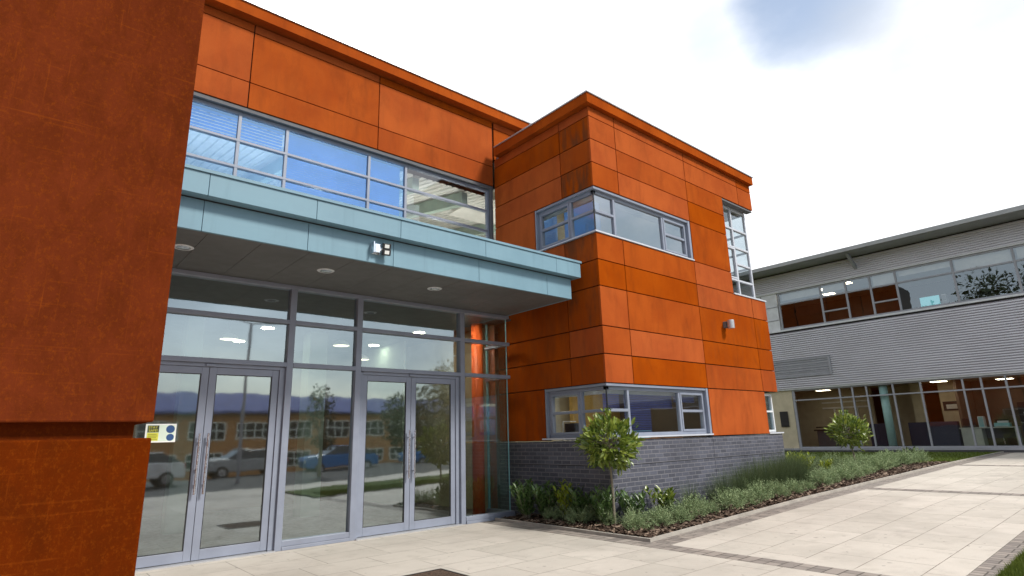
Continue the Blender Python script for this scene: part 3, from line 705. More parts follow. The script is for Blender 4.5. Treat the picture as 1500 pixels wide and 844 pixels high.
# lobby
mb = MB(); mb.box(-5, 7.9, YF + .11, 17, -.02, .012); mb.out('lobby_floor', 'floor_dark', B)
mb = MB(); mb.box(-5, 7.9, YF + .11, 16, 3.88, 3.92); mb.out('lobby_ceiling', 'soffit', B)
mb = MB(); mb.box(-5, 7.9, 15.5, 15.6, 0, 3.88); mb.out('lobby_wall', 'brown_wall', B)
for b in ((4.9, 5.3, 12.5, 12.9), (7.3, 7.36, 12.6, 14.6), (2.4, 2.7, 12.2, 12.5)): mb = MB(); mb.box(*b, .012, 3.88); mb.out('lobby_pier', 'plaster_green', B)
mb = MB(); mb.tube((7.52, 9.9, .012), (7.52, 9.9, 3.88), .125, n=24); mb.out('column', 'column_orange', B, smooth=True)
for i, (x, y) in enumerate(((2.9, 11.2), (4.9, 10.9), (6.2, 12.6), (1.2, 12.4))):
    t = thing('pendant_light', ('lit round pendant light seen through the pane above the left entrance doors', 'lit round pendant light seen through the pane above the right entrance doors', 'lit pendant light deep in the lobby by the orange column', 'lit pendant light hanging at the left of the lobby')[i], 'light', (x, y, 3.88), 'pendant lights in the lobby')
    m = MB(); m.tube((x, y, 3.45), (x, y, 3.88), .008); m.out('cord', 'black_plastic', t)
    m = MB(); n = 18; prof = [(.05, 3.45), (.11, 3.42), (.155, 3.36), (.16, 3.34)]
    m.loft([[(x + r * math.cos(2 * math.pi * k / n), y + r * math.sin(2 * math.pi * k / n), z) for k in range(n)] for r, z in prof], cap=False); m.out('lamp_shade', 'white_paint', t)
    m = MB(); m.poly(*[(x + .15 * math.cos(2 * math.pi * k / n), y + .15 * math.sin(2 * math.pi * k / n), 3.345) for k in range(n)]); m.out('diffuser', 'lamp_lit', t)

for x, y, z in ((8.8, 7.5, 7.19), (10.4, 8.4, 7.19), (8.9, 8.9, 7.19), (8.8, 7.6, 2.71), (10.4, 8.2, 2.71), (8.8, 8.9, 2.71)):
    m = MB(); m.poly(*[(x + .13 * math.cos(2 * math.pi * k / 16), y + .13 * math.sin(2 * math.pi * k / 16), z) for k in range(16)]); m.out('added_fill_disc', 'fill_disc_emit', B)  # glowing discs added to brighten the rooms behind the corner windows
for x, ys in ((-2., (12.2,)), (1., (14.2,)), (4., (12.6, 14.6)), (7.0, (11.4, 13.6))):
    for y in ys:
        m = MB(); m.poly(*[(x + .13 * math.cos(2 * math.pi * k / 16), y + .13 * math.sin(2 * math.pi * k / 16), 3.872) for k in range(16)]); m.out('added_fill_disc', 'fill_disc_emit', B)  # glowing discs added to brighten the lobby
def simple_thing(name, label, cat, loc, parts, group=None):
    t = thing(name, label, cat, loc, group)
    for nm, mat, boxes in parts:
        m = MB()
        for b in boxes: m.box(*b)
        m.out(nm, mat, t, bevel=.006)
    return t
simple_thing('work_bench', 'dark bench standing inside behind the lower corner window', 'bench', (9.3, 7.5, .03), [('worktop', 'wood_brown', [(8.3, 10.9, 7.25, 7.85, 1.36, 1.40)]), ('leg', 'plinth_grey', [(8.32, 8.38, 7.3, 7.8, .031, 1.359)]), ('leg', 'plinth_grey', [(10.82, 10.88, 7.3, 7.8, .031, 1.359)])])
simple_thing('storage_tray', 'bright blue tray on the bench just right of the corner post of the lower window', 'tray', (8.5, 7.5, 1.40), [('tray_body', 'blue_plastic', [(8.28, 8.72, 7.3, 7.7, 1.402, 1.60)]), ('rim', 'blue_plastic', [(8.26, 8.74, 7.28, 7.72, 1.601, 1.63)])])
simple_thing('storage_tray', 'pale blue flat tray on the bench behind the middle pane of the lower window', 'tray', (9.5, 7.5, 1.40), [('tray_body', 'teal_paint', [(9.2, 9.85, 7.3, 7.7, 1.402, 1.52)]), ('rim', 'teal_paint', [(9.18, 9.87, 7.28, 7.72, 1.521, 1.545)])])
simple_thing('storage_box', 'black box behind the left return panes of the lower corner window', 'box', (8.6, 8.25, 1.40), [('carton', 'black_plastic', [(8.45, 8.75, 8.0, 8.3, 1.402, 1.72)]), ('frame', 'white_paint', [(8.42, 8.44, 8.31, 8.34, 1.402, 1.75), (8.42, 8.8, 8.31, 8.33, 1.751, 1.77)]), ('shelf', 'white_paint', [(8.3, 9.0, 7.9, 8.5, 1.37, 1.40)])])
for x, y in ((6.745, 9.4), (6.89, 9.6), (7.03, 9.8)):
    m = MB(); m.poly(*[(x + .045 * math.cos(2 * math.pi * k / 12), y + .045 * math.sin(2 * math.pi * k / 12), 3.872) for k in range(12)]); m.out('added_fill_disc', 'column_fill_emit', B)  # small glowing discs added to light the column, hidden behind a mullion
# things fixed to the building
t = thing('floodlight', 'twin-lamp floodlight with chrome bracket fixed to the blue canopy edge', 'floodlight', (3.72, 7.2, 4.12))
m = MB(); m.box(3.60, 3.74, 7.178, 7.198, 4.05, 4.21); m.box(3.60, 3.618, 7.09, 7.177, 4.05, 4.21); m.out('bracket', 'chrome', t, bevel=.004)
def rbox(m, cx, cy, cz, w, d, h, ang, tilt=0.):
    i = len(m.v); ca, sa, ct, st_ = math.cos(ang), math.sin(ang), math.cos(tilt), math.sin(tilt)
    for dz in (-h / 2, h / 2):
        for dx, dy in ((-w / 2, -d / 2), (w / 2, -d / 2), (w / 2, d / 2), (-w / 2, d / 2)):
            yy, zz = dy * ct - dz * st_, dy * st_ + dz * ct
            m.v.append((cx + dx * ca - yy * sa, cy + dx * sa + yy * ca, cz + zz))
    for f in ((0, 3, 2, 1), (4, 5, 6, 7), (0, 1, 5, 4), (1, 2, 6, 5), (2, 3, 7, 6), (3, 0, 4, 7)): m.face([i + k for k in f])
ANG = R(-12)
for k, z in enumerate((4.168, 4.078)):
    m = MB(); rbox(m, 3.80, 7.10, z, .115, .07, .084, ANG, R(16)); hd = m.out('lamp_head', 'black_plastic', t, bevel=.004)
    m = MB(); rbox(m, 3.80 + math.sin(ANG) * .036, 7.10 - math.cos(ANG) * .036, z - .008, .064, .006, .05, ANG, R(16)); m.out('lens', 'led_panel', hd)
m = MB(); m.tube((3.69, 7.175, 4.13), (3.79, 7.12, 4.13), .02); m.box(3.64, 3.73, 7.12, 7.176, 4.07, 4.19); m.out('arm', 'chrome', t)
t = thing('wall_light', 'grey up-and-down wall light on the orange panels below the tall corner window', 'wall light', (12.30, 6.78, 3.84))
m = MB(); m.box(12.20, 12.32, 6.70, 6.779, 3.77, 3.91); m.out('mounting_box', 'plinth_grey', t, bevel=.006)
m = MB(); m.tube((12.26, 6.62, 3.74), (12.26, 6.62, 3.93), .078, n=20); m.out('lamp_body', 'cap_metal', t, bevel=.004)
# notice on the left entrance door
t = thing('safety_notice', 'small green and yellow safety notice stuck on the glass of the left entrance door', 'notice', (1.63, YF, 1.67))
yp = YF + .045
m = MB(); m.box(1.445, 1.805, yp - .004, yp, 1.555, 1.795); m.out('sheet', 'white_paint', t)
m = MB(); m.box(1.46, 1.79, yp - .0055, yp - .0045, 1.57, 1.78); m.out('picture', 'poster_pale', t)
m = MB(); m.box(1.468, 1.60, yp - .0075, yp - .0060, 1.685, 1.775); m.out('heading_panel', 'poster_black', t)
m = MB(); m.box(1.468, 1.60, yp - .0075, yp - .0060, 1.578, 1.680); m.out('text_panel', 'poster_yellow', t)
m = MB()
for k in range(4): m.box(1.478, 1.59 - .012 * (k % 2), yp - .0085, yp - .0078, 1.590 + k * .021, 1.602 + k * .021)
m.out('small_print', 'poster_olive', t)
m = MB()
for cx, cz, r in ((1.735, 1.725, .052), (1.74, 1.618, .046)): m.poly(*[(cx + r * math.cos(2 * math.pi * k / 20), yp - .0068, cz + r * math.sin(2 * math.pi * k / 20)) for k in range(20)])
m.out('badge', 'poster_navy', t)
def text(body, size, loc, mat, parent, name):
    cu = bpy.data.curves.new(name, 'FONT'); cu.body = body; cu.size = size; cu.align_x = 'CENTER'
    to = bpy.data.objects.new(name + '_tmp', cu); COL.objects.link(to)
    dg = bpy.context.evaluated_depsgraph_get(); me = bpy.data.meshes.new_from_object(to.evaluated_get(dg)); bpy.data.objects.remove(to)
    me.materials.clear(); me.materials.append(MATS[mat])
    me.transform(Matrix.Rotation(R(90), 4, 'X'))
    o = bpy.data.objects.new(name, me); COL.objects.link(o); o.parent = parent; o.location = Vector(loc) - WORLD[parent.name]; return o
text('STAY', .046, (1.53, yp - .009, 1.735), 'poster_yellow', t, 'lettering')
text('SAFE!', .046, (1.534, yp - .009, 1.694), 'poster_yellow', t, 'lettering')

# ------------------------------------------------------------------ corten pylon in the foreground
P = thing('steel_pylon', 'tall dark rusted steel pylon with a deep groove standing nearest at the left', 'pylon', (-.3, 2.75, 0))
X0, X1, Y0, Y1 = -1.05, .418, 2.5, 2.95
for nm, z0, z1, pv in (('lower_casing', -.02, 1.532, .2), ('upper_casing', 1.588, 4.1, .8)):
    mb = MB(); mb.cur = pv; mb.box(X0, X1, Y0, Y1, z0, z1); mb.out(nm, 'corten_dark', P, bevel=.006)
mb = MB(); mb.cur = .5; mb.box(X0 + .05, X1 - .052, Y0 + .05, Y1 - .05, .05, 4.0); mb.out('core', 'corten_dark', P)

# access cover in the paving
t = thing('access_cover', 'dark brown square access cover set in the paving before the doors', 'access cover', (3.8, 5.9, 0))
m = MB(); m.box(3.42, 4.18, 5.52, 6.27, -.02, .006); m.out('cover', 'rusty_cover', t)
m = MB()
for a, b, c, d in ((3.40, 4.20, 5.50, 5.519), (3.40, 4.20, 6.271, 6.29), (3.40, 3.419, 5.519, 6.271), (4.181, 4.20, 5.519, 6.271)): m.box(a, b, c, d, -.02, .010)
m.out('rim', 'black_plastic', t)

# ------------------------------------------------------------------ rear building (x = 30)
RB = thing('rear_building', 'long grey building with ribbed metal cladding, strip windows and overhanging roof beyond the path', 'building', (31, 5, .37))
XR, Ya, Yb = 30., -16., 30.
def corrugated(z0, z1, pitch, depth, y0, y1, holes=()):
    mb = MB(); n = int((z1 - z0) / pitch * 6); pr = []
    z = z0
    while z < z1 - pitch * .9:
        pr += [(XR - depth, z), (XR - depth, z + pitch * .50), (XR - .2 * depth, z + pitch * .53), (XR, z + pitch * .6), (XR, z + pitch * .92), (XR - .8 * depth, z + pitch * .97)]; z += pitch
    for (xa, za), (xb, zb) in zip(pr, pr[1:]):
        for c, d in holes or ((y0, y1),): mb.poly((xa, d, za), (xa, c, za), (xb, c, zb), (xb, d, zb))
    return mb
lc = corrugated(3.46, 6.36, .104, .092, Ya, Yb).out('lower_cladding', 'rear_cladding', RB)
uc = corrugated(8.47, 9.45, .1, .06, Ya, Yb).out('upper_cladding', 'rear_cladding', RB)
mb = MB(); mb.box(XR - .06, XR + .1, Ya, Yb, 6.362, 6.44); mb.box(XR - .05, XR + .1, Ya, Yb, 3.38, 3.458); mb.box(XR - .05, XR + .1, Ya, Yb, 8.41, 8.468); mb.out('cladding_trim', 'frame_white', RB)
mb = MB(); mb.box(XR + .01, XR + .2, Ya, Yb, 3.46, 6.36); mb.box(XR + .01, XR + .2, Ya, Yb, 8.47, 9.6); mb.out('backing_wall', 'dark_wall', RB)
mb = MB(); mb.box(XR - .03, XR + .2, Ya, Yb, .2, .46); mb.out('plinth', 'plinth_grey', RB)
mb = MB(); mb.box(XR - .09, XR + .15, Ya, Yb, .462, .555); mb.out('base_sill', 'frame_rear', RB)
# roof with deep overhang
mb = MB()
mb.loft([[(28.75, y, 9.40), (28.75, y, 9.60), (34., y, 10.5), (40., y, 10.8), (40., y, 10.4), (30.02, y, 9.43)] for y in (Ya, Yb)])
mb.out('roof', 'rear_roof', RB)
mb = MB(); mb.box(28.66, 28.748, Ya, Yb, 9.42, 9.60); mb.out('gutter', 'rear_roof', RB)
for y in (-6.6, 1.4, 9.5, 17.5):
    mb = MB(); mb.loft([[(29.0, y - .06, 9.40), (29.0, y + .06, 9.40), (29.25, y + .06, 9.41), (29.25, y - .06, 9.41)], [(29.9, y - .06, 8.78), (29.9, y + .06, 8.78), (29.96, y + .06, 8.95), (29.96, y - .06, 8.95)]]); mb.out('eave_bracket', 'frame_rear', RB)
# vent grille
mb = MB(); y0, y1, z0, z1 = 11.3, 14.6, 3.98, 4.88; xx = XR - .13
mb.box(xx, xx + .13, y0, y1, z0, z0 + .09); mb.box(xx, xx + .13, y0, y1, z1 - .09, z1); mb.box(xx, xx + .13, y0, y0 + .09, z0 + .09, z1 - .09); mb.box(xx, xx + .13, y1 - .09, y1, z0 + .09, z1 - .09); mb.box(xx + .061, xx + .07, y0 + .09, y1 - .09, z0 + .09, z1 - .09)
vg = mb.out('vent_grille', 'frame_rear', RB)
mb = MB(); z = z0 + .1
while z < z1 - .1: mb.poly((xx + .012, y1 - .09, z), (xx + .012, y0 + .09, z), (xx + .055, y0 + .09, z + .055), (xx + .055, y1 - .09, z + .055)); z += .062
mb.out('louvre', 'frame_rear', vg)
# upper strip windows
um = [13.4, 11.3, 10.13, 9.06, 8.0, 5.85, 3.8, 1.7, -.4, -2.5, -4.6, -6.7]
uw = window(RB, 'x', XR + .02, Ya, 13.45, 6.44, 8.41, [y for y in um], ((Ya, 13.4, 7.78), (10.15, 11.28, 7.04), (8.02, 9.04, 7.06)), 'glass_rear', 'frame_rear', .085, .09, name='strip_window')
mb = MB(); mb.box(XR + .02, XR + .1, 13.5, Yb, 6.44, 8.41); mb.out('spandrel', 'frame_white', RB)
mb = MB()
for z in (7.0, 7.7): mb.box(XR + .0, XR + .02, 13.5, Yb, z - .02, z + .02)
mb.box(XR + .0, XR + .02, 14.3, 14.36, 6.45, 8.4); mb.out('spandrel_joint', 'frame_rear', RB)
for a, b, z in ((11.36, 13.3, 8.0), (10.2, 11.24, 8.02), (8.08, 8.98, 7.86), (3.9, 5.78, 7.85), (5.95, 7.9, 8.1), (1.8, 3.7, 7.9)): mb = MB(); mb.box(XR + .22, XR + .24, a, b, z, 8.38); mb.out('roller_blind', 'white_blind', uw)
# lower glazing
lm = [13.32, 11.16, 10.6, 10.0, 8.92, 7.86, 6.36, 5.74, 4.95, 3.75, 2.55, 1.35, .15, -1.05, -2.25, -3.45]
lg = window(RB, 'x', XR + .02, Ya, 13.4, .555, 3.38, [y for y in lm], ((Ya, 13.35, 2.86),), 'glass_rear_low', 'frame_rear', .07, .09, name='glazed_wall')
mb = MB(); mb.box(XR + .03, XR + .15, 13.42, Yb, .555, 3.38); mb.out('end_wall', 'plaster_cream', RB)
mb = MB(); mb.tube((30.32, 9.40, .555), (30.32, 9.40, 3.38), .17, n=20); mb.out('column', 'pale_blue_paint', RB, smooth=True)
mb = MB(); mb.box(29.985, 30.02, 13.75, 14.15, 1.6, 2.35); mb.out('sign_board', 'black_plastic', RB)
# rooms
mb = MB(); mb.box(XR + .12, 36, Ya, Yb, .5, .552); mb.box(XR + .22, 36, Ya, Yb, 6.30, 6.43); mb.out('floor', 'carpet', RB)
mb = MB(); mb.box(XR + .22, 36, Ya, Yb, 3.40, 3.45); mb.box(XR + .22, 36, Ya, Yb, 8.7, 8.75); mb.out('ceiling', 'plaster_cream', RB)
mb = MB(); mb.box(34.0, 34.2, Ya, 7.0, .55, 3.4); mb.box(36, 36.2, Ya, Yb, .55, 9.5); mb.box(31.4, 36, 6.9, 7.0, .55, 3.4); mb.out('inner_wall', 'brown_wall', RB)
mb = MB(); mb.box(33.0, 33.15, 10.8, Yb, .55, 3.4); mb.box(32.3, 32.4, 7.0, 7.8, .55, 3.4); mb.box(32.3, 32.4, 8.4, 8.9, .55, 3.4); mb.box(33.4, 33.5, 8.9, 10.2, .55, 3.4); mb.out('inner_wall', 'plaster_cream', RB)
mb = MB()
for y in (11.5, 12.6): mb.box(32.92, 32.99, y, y + .07, 1.5, 2.5)
mb.box(32.9, 32.98, 11.0, 13.2, 2.45, 2.53); mb.box(32.9, 32.98, 11.0, 13.2, 1.42, 1.50); mb.box(32.9, 32.98, 11.0, 13.2, 2.74, 2.80); mb.out('shelf_frame', 'white_paint', RB)
def rb_thing(name, label, cat, loc, parts, group=None):
    t = thing(name, label, cat, loc, group)
    for nm, mat, boxes in parts:
        m = MB()
        for b in boxes: m.box(*b)
        m.out(nm, mat, t, bevel=.01)
    return t
F = .553
rb_thing('reception_desk', 'dark reception desk behind the leftmost panes of the rear building', 'desk', (31.4, 12.1, F), [('desk_front', 'plinth_grey', [(31.3, 31.36, 11.25, 13.0, F, 1.35)]), ('worktop', 'black_plastic', [(31.2, 31.9, 11.2, 13.1, 1.352, 1.42), (31.25, 31.5, 11.3, 13.0, 1.50, 1.56)]), ('side_panel', 'plinth_grey', [(31.36, 31.85, 11.25, 11.3, F, 1.35), (31.36, 31.85, 12.95, 13.0, F, 1.35)])])
rb_thing('low_cabinet', 'navy low cabinet behind the glass just right of the pale blue column', 'cabinet', (30.9, 8.2, F), [('carcass', 'navy', [(30.75, 31.15, 7.0, 8.8, F, 1.62)]), ('door', 'navy', [(30.735, 30.749, 7.03, 7.88, F + .05, 1.58), (30.735, 30.749, 7.92, 8.77, F + .05, 1.58)])], 'navy cabinets in the rear building')
rb_thing('low_cabinet', 'navy low cabinet behind the glass just left of the pale blue column', 'cabinet', (30.9, 9.7, F), [('carcass', 'navy', [(30.75, 31.15, 9.62, 10.4, F, 1.62)]), ('door', 'navy', [(30.735, 30.749, 9.65, 9.99, F + .05, 1.58), (30.735, 30.749, 10.03, 10.37, F + .05, 1.58)])], 'navy cabinets in the rear building')
rb_thing('picture_frame', 'framed monochrome picture on the cream wall above the navy cabinet', 'picture', (32.28, 7.4, 2.1), [('frame', 'black_plastic', [(32.26, 32.298, 7.08, 7.72, 2.10, 2.50)]), ('print', 'white_blind', [(32.25, 32.259, 7.2, 7.6, 2.17, 2.36)])])
rb_thing('office_desk', 'pale green office desk with open legroom behind the ground-floor glass', 'desk', (31., 5.9, F), [('worktop', 'desk_pale', [(30.7, 31.4, 5.05, 6.95, 1.30, 1.34)]), ('pedestal', 'desk_pale', [(30.72, 31.35, 6.2, 6.9, F, 1.298)]), ('leg', 'desk_pale', [(30.72, 31.35, 5.08, 5.14, F, 1.298)]), ('back_panel', 'plinth_grey', [(31.3, 31.34, 5.14, 6.2, .9, 1.298)])])
rb_thing('office_chair', 'dark swivel chair tucked under the pale green desk', 'chair', (31.6, 5.7, F), [('seat', 'black_plastic', [(31.4, 31.85, 5.45, 5.95, .98, 1.06)]), ('backrest', 'black_plastic', [(31.86, 31.92, 5.47, 5.93, 1.15, 1.65)]), ('stem', 'steel', [(31.6, 31.65, 5.68, 5.73, .6, .98)]), ('base', 'black_plastic', [(31.35, 31.9, 5.67, 5.74, F, .6), (31.59, 31.66, 5.43, 5.98, F, .6)])])
rb_thing('desktop_tower', 'patterned computer tower standing on the pale green desk', 'computer', (31., 6.2, 1.34), [('casing', 'frame_white', [(30.8, 31.15, 6.08, 6.28, 1.341, 1.78)]), ('front_panel', 'teal_paint', [(30.792, 30.799, 6.1, 6.26, 1.36, 1.76)])])
rb_thing('desktop_monitor', 'dark monitor on the pale green desk left of the computer tower', 'monitor', (31., 6.6, 1.34), [('screen', 'black_plastic', [(30.95, 31.0, 6.4, 6.85, 1.42, 1.72)]), ('stand', 'black_plastic', [(30.93, 31.1, 6.55, 6.7, 1.341, 1.42)])])
rb_thing('printer', 'pale blue printer on the right end of the pale green desk', 'printer', (31., 5.5, 1.34), [('body', 'teal_paint', [(30.8, 31.2, 5.28, 5.78, 1.341, 1.50)]), ('tray', 'frame_white', [(30.74, 30.8, 5.33, 5.73, 1.36, 1.38), (31.05, 31.2, 5.35, 5.7, 1.501, 1.58)])])
rb_thing('display_stand', 'dark display stand with pale papers behind the far-right ground-floor glass', 'display stand', (31.2, 4.3, F), [('board', 'black_plastic', [(31.4, 31.5, 3.9, 5.0, F, 2.3)]), ('paper', 'white_blind', [(31.385, 31.399, 4.1, 4.5, 1.62, 1.68), (31.385, 31.399, 4.3, 4.38, 1.0, 1.3), (31.385, 31.399, 4.1, 4.16, 1.1, 1.25), (31.385, 31.399, 4.55, 4.85, 1.75, 1.9)]), ('foot', 'plinth_grey', [(31.2, 31.8, 4.0, 4.9, F, .62)])])
rb_thing('wall_display', 'teal notice panel standing behind the glass at the photo edge', 'notice', (31.1, 3.6, F), [('panel', 'teal_paint', [(31.1, 31.16, 3.3, 3.75, 1.6, 2.1)]), ('frame', 'frame_white', [(31.161, 31.19, 3.2, 3.8, 1.4, 2.75)]), ('stand', 'steel', [(31.1, 31.2, 3.48, 3.54, F, 1.4)])])
rb_thing('window_monitor', 'blue-lit computer screen standing at the upper strip window', 'monitor', (30.6, 6.9, 6.43), [('screen', 'screen_lit', [(30.50, 30.51, 6.62, 7.35, 6.62, 7.02)]), ('casing', 'black_plastic', [(30.511, 30.56, 6.58, 7.39, 6.58, 7.06)]), ('stand', 'black_plastic', [(30.50, 30.7, 6.9, 7.05, 6.432, 6.58)])])
rb_thing('filing_cabinet', 'white filing cabinet at the upper strip window beside the lit screen', 'cabinet', (30.7, 6.4, 6.43), [('carcass', 'frame_white', [(30.6, 31.0, 6.4, 6.56, 6.432, 7.05)]), ('drawer', 'frame_rear', [(30.59, 30.599, 6.42, 6.54, 6.5, 6.72), (30.59, 30.599, 6.42, 6.54, 6.76, 7.0)])])
for i, (y, z, xx) in enumerate(((7.4, 3.39, 31.0), (5.4, 3.39, 32.6), (12.9, 8.69, 31.6), (11.9, 8.69, 32.2), (12.2, 8.69, 33.6), (10.7, 8.69, 31.8), (12.4, 3.39, 31.3))):  # the one over the reception desk is added to brighten the ground floor
    lab = ('lit ceiling light above the navy cabinet beside the pale blue column', 'lit ceiling light in the room with the pale green desk', 'lit ceiling light behind the left end of the upper strip window', 'second lit ceiling light behind the left end of the upper strip window, further right', 'lit ceiling light deepest in the upper left room', 'lit ceiling light behind the pane with a pale blind', 'added lit ceiling light above the reception desk')[i]
    t = thing('ceiling_light', lab, 'light', (xx, y, z), 'ceiling lights in the rear building')
    m = MB(); m.box(xx - .25, xx + .25, y - .3, y + .3, z - .06, z); m.out('housing', 'white_paint', t)
    m = MB(); m.box(xx - .22, xx + .22, y - .27, y + .27, z - .072, z - .062); m.out('diffuser', 'office_lamp', t)

# ------------------------------------------------------------------ plants
def leaf(mb, p, d, n, l, w, fold=.15, pv=None):
    d = d.normalized(); s = d.cross(n)
    if s.length < 1e-3: s = d.orthogonal()
    s.normalize(); nn = s.cross(d)
    mb.cur = rnd.random() if pv is None else pv
    m1 = p + d * (l * .35) - nn * (w * fold * .5); m2 = p + d * (l * .72) - nn * (w * fold); tip = p + d * l - nn * (w * fold * 2)
    a1, b1 = m1 + s * w * .5 + nn * w * fold, m1 - s * w * .5 + nn * w * fold
    a2, b2 = m2 + s * w * .38 + nn * w * fold, m2 - s * w * .38 + nn * w * fold
    i = len(mb.v); mb.v += [tuple(q) for q in (p, a1, m1, b1, a2, m2, b2, tip)]
    for f in ((0, 1, 2), (0, 2, 3), (1, 4, 5, 2), (2, 5, 6, 3), (4, 7, 5), (5, 7, 6)): mb.face([i + k for k in f])
def rv():
    while True:
        v = Vector((rnd.uniform(-1, 1), rnd.uniform(-1, 1), rnd.uniform(-1, 1)))
        if .05 < v.length < 1: return v
def standard_tree(base, h, cz, rx, rz, nleaf, ll, label, lean=(0, 0), stem=.022):
    bx, by, bz = base
    t = thing('standard_tree', label, 'tree', base, 'lollipop trees in the planting bed')
    c = Vector((bx + lean[0], by + lean[1], cz))
    m = MB(); pts = [Vector((bx, by, bz - .03)), Vector((bx + lean[0] * .3 + .008, by + lean[1] * .3, bz + (cz - bz) * .4)), Vector((c.x, c.y, cz - rz * .8)), c]
    for (p, q), (r0, r1) in zip(zip(pts, pts[1:]), ((stem, stem * .9), (stem * .9, stem * .8), (stem * .8, stem * .4))): m.tube(p, q, r0, r1, 9)
    tips = []
    for k in range(34):
        v = rv().normalized(); v.z = v.z * .9 + .15; e = c + Vector((v.x * rx, v.y * rx, v.z * rz)) * rnd.uniform(.55, .85); b0 = c + Vector((0, 0, -rz * rnd.uniform(.1, .75)))
        m.tube(b0, e, .007, .003, 5, False); tips.append((e, v))
    m.out('trunk', 'stem_pale', t)
    m = MB()
    for k in range(nleaf):
        v = rv().normalized(); rr = rnd.uniform(.45, 1.0) ** .6
        lump = 1 + .10 * math.sin(v.x * 9 + v.z * 7 + bx) + .22 * math.sin(v.x * 5 + 1) * math.cos(v.y * 4 + v.z * 5)
        if k % 9 == 0: rr *= 1.13
        p = c + Vector((v.x * rx, v.y * rx, v.z * rz)) * (rr * lump)
        d = (v * .9 + Vector((0, 0, .35)) + rv() * .8); nrm = (v + Vector((0, 0, .8)) + rv() * .5)
        sz = ll * (rnd.uniform(.45, .8) if rnd.random() < .35 else rnd.uniform(.8, 1.4)); leaf(m, p, d, nrm, sz, sz * rnd.uniform(.32, .46))
    # leader shoots
    for k in range(7):
        a = rnd.uniform(0, 6.28); p = c + Vector((math.cos(a) * rx * .3 * rnd.random(), math.sin(a) * rx * .3 * rnd.random(), rz * .8)); dd = Vector((rnd.uniform(-.3, .3), rnd.uniform(-.3, .3), 1))
        for j in range(6):
            q = p + dd * (.045 * j); leaf(m, q, Vector((math.cos(a + j * 2.4), math.sin(a + j * 2.4), .9)), Vector((0, 0, 1)), ll * .8, ll * .32)
    m.out('crown', 'leaf_bay', t)
    return t
standard_tree((7.79, 6.62, g(7.79)), 1.8, 1.36, .42, .37, 1350, .12, 'lollipop bay tree with bright green leaves at the corner of the brick base', (-.02, 0))
standard_tree((19.3, 7.05, g(19.3)), 2.1, 1.40, .46, .41, 1300, .125, 'further lollipop bay tree standing before the glazed rear building', (-.1, .02), .028)

def lavender(seed):
    r = random.Random(seed); m = MB()
    for k in range(120):
        a = r.uniform(0, 6.28); el = math.asin(r.random() ** .75); d = Vector((math.cos(a) * math.cos(el), math.sin(a) * math.cos(el), math.sin(el) + .12)).normalized()
        base = Vector((0, 0, .02)) + d * .04; L = r.uniform(.22, .33) * (1 + .12 * math.sin(3 * a + seed)) * (.92 + .2 * d.z)
        tone = r.random()
        for j in range(12):
            f = .38 + .62 * j / 11; p = base + d * (L * f) + Vector((0, 0, .03 * f * f)); an = j * 2.39 + a
            s0 = d.orthogonal().normalized(); s1 = d.cross(s0)
            ld = (d * .8 + (s0 * math.cos(an) + s1 * math.sin(an)) * .9 + Vector((0, 0, .25))).normalized(); l = .052 * (1.2 - .5 * f); w = .0075
            sd_ = ld.cross(Vector((r.uniform(-1, 1), r.uniform(-1, 1), 1))).normalized() * w
            m.cur = min(1, max(0, tone * .7 + r.uniform(-.1, .4)))
            m.poly(p, p + ld * l * .5 + sd_, p + ld * l, p + ld * l * .5 - sd_)
    return m
lav_xy = [(7.48, 7.92), (7.68, 7.68), (7.5, 7.28), (7.86, 7.1), (7.62, 6.72), (7.85, 6.35), (7.55, 5.95), (8.0, 5.86), (8.3, 6.2), (8.45, 5.80), (8.85, 6.15), (8.95, 5.84), (9.5, 5.88), (9.75, 6.22), (10.05, 5.82), (10.6, 5.82), (10.75, 6.2), (11.15, 5.84), (11.6, 6.15), (11.85, 5.8),
          (12.35, 6.25), (12.6, 5.84), (13.2, 6.2), (13.3, 5.86), (14.1, 5.9), (14.3, 6.35), (14.9, 5.95), (15.6, 6.0), (15.3, 6.5), (16.3, 6.0), (16.1, 6.6), (17.1, 6.05), (17.0, 6.6), (17.8, 6.1), (18.0, 6.7), (18.6, 6.15), (18.8, 6.75), (19.3, 6.2), (20.0, 6.2), (19.7, 6.75),
          (20.5, 6.6), (20.9, 6.2), (21.4, 6.3), (18.5, 7.4), (19.4, 7.5), (20.2, 7.3), (19.0, 8.0), (20.0, 8.0), (21.0, 7.0), (21.7, 6.6), (20.8, 7.7), (18.0, 7.9), (19.6, 8.5), (18.8, 8.6), (21.2, 7.3), (22.1, 6.1), (16.2, 7.2), (15.5, 7.3), (20.3, 7.0), (21.5, 6.9)]
lav_proto = []
lav_lab = 'small grey-green lavender mound in the row along the path kerb'
lav_lab2 = 'grey-green lavender mound in the far drift around the second tree'
lav_lab3 = 'grey-green lavender mound between the paving and the dark brick side wall'
for i, (x, y) in enumerate(lav_xy):
    if i < 4:
        o = lavender(20 + i).out('lavender_shrub', 'leaf_lavender', origin=(0, 0, 0)); lav_proto.append(o)
    else:
        o = lav_proto[i % 4].copy(); COL.objects.link(o)
    if x < 14.4: x, y = (x + .14, y) if (x < 7.8 and y > 6.5) else (x + .1, y + .10 if y < 6 else y + .06)
    elif y < 6.3: y += .12
    o.location = (x, y, g(x) + .02); o.rotation_euler = (0, 0, rnd.uniform(0, 6.28)); y += rnd.uniform(-.06, .10); s = rnd.uniform(.66, 1.14) * (1.08 if x > 15 else .92); o.scale = (s, s, s * rnd.uniform(.8, 1.0))
    far = x > 15.5
    near = y > 6.3 and x < 8
    tag(o, lav_lab2 if far else (lav_lab3 if near else lav_lab), 'shrub', 'lavender in the far drift' if far else ('lavender beside the dark brick wall' if near else 'lavender along the kerb'))

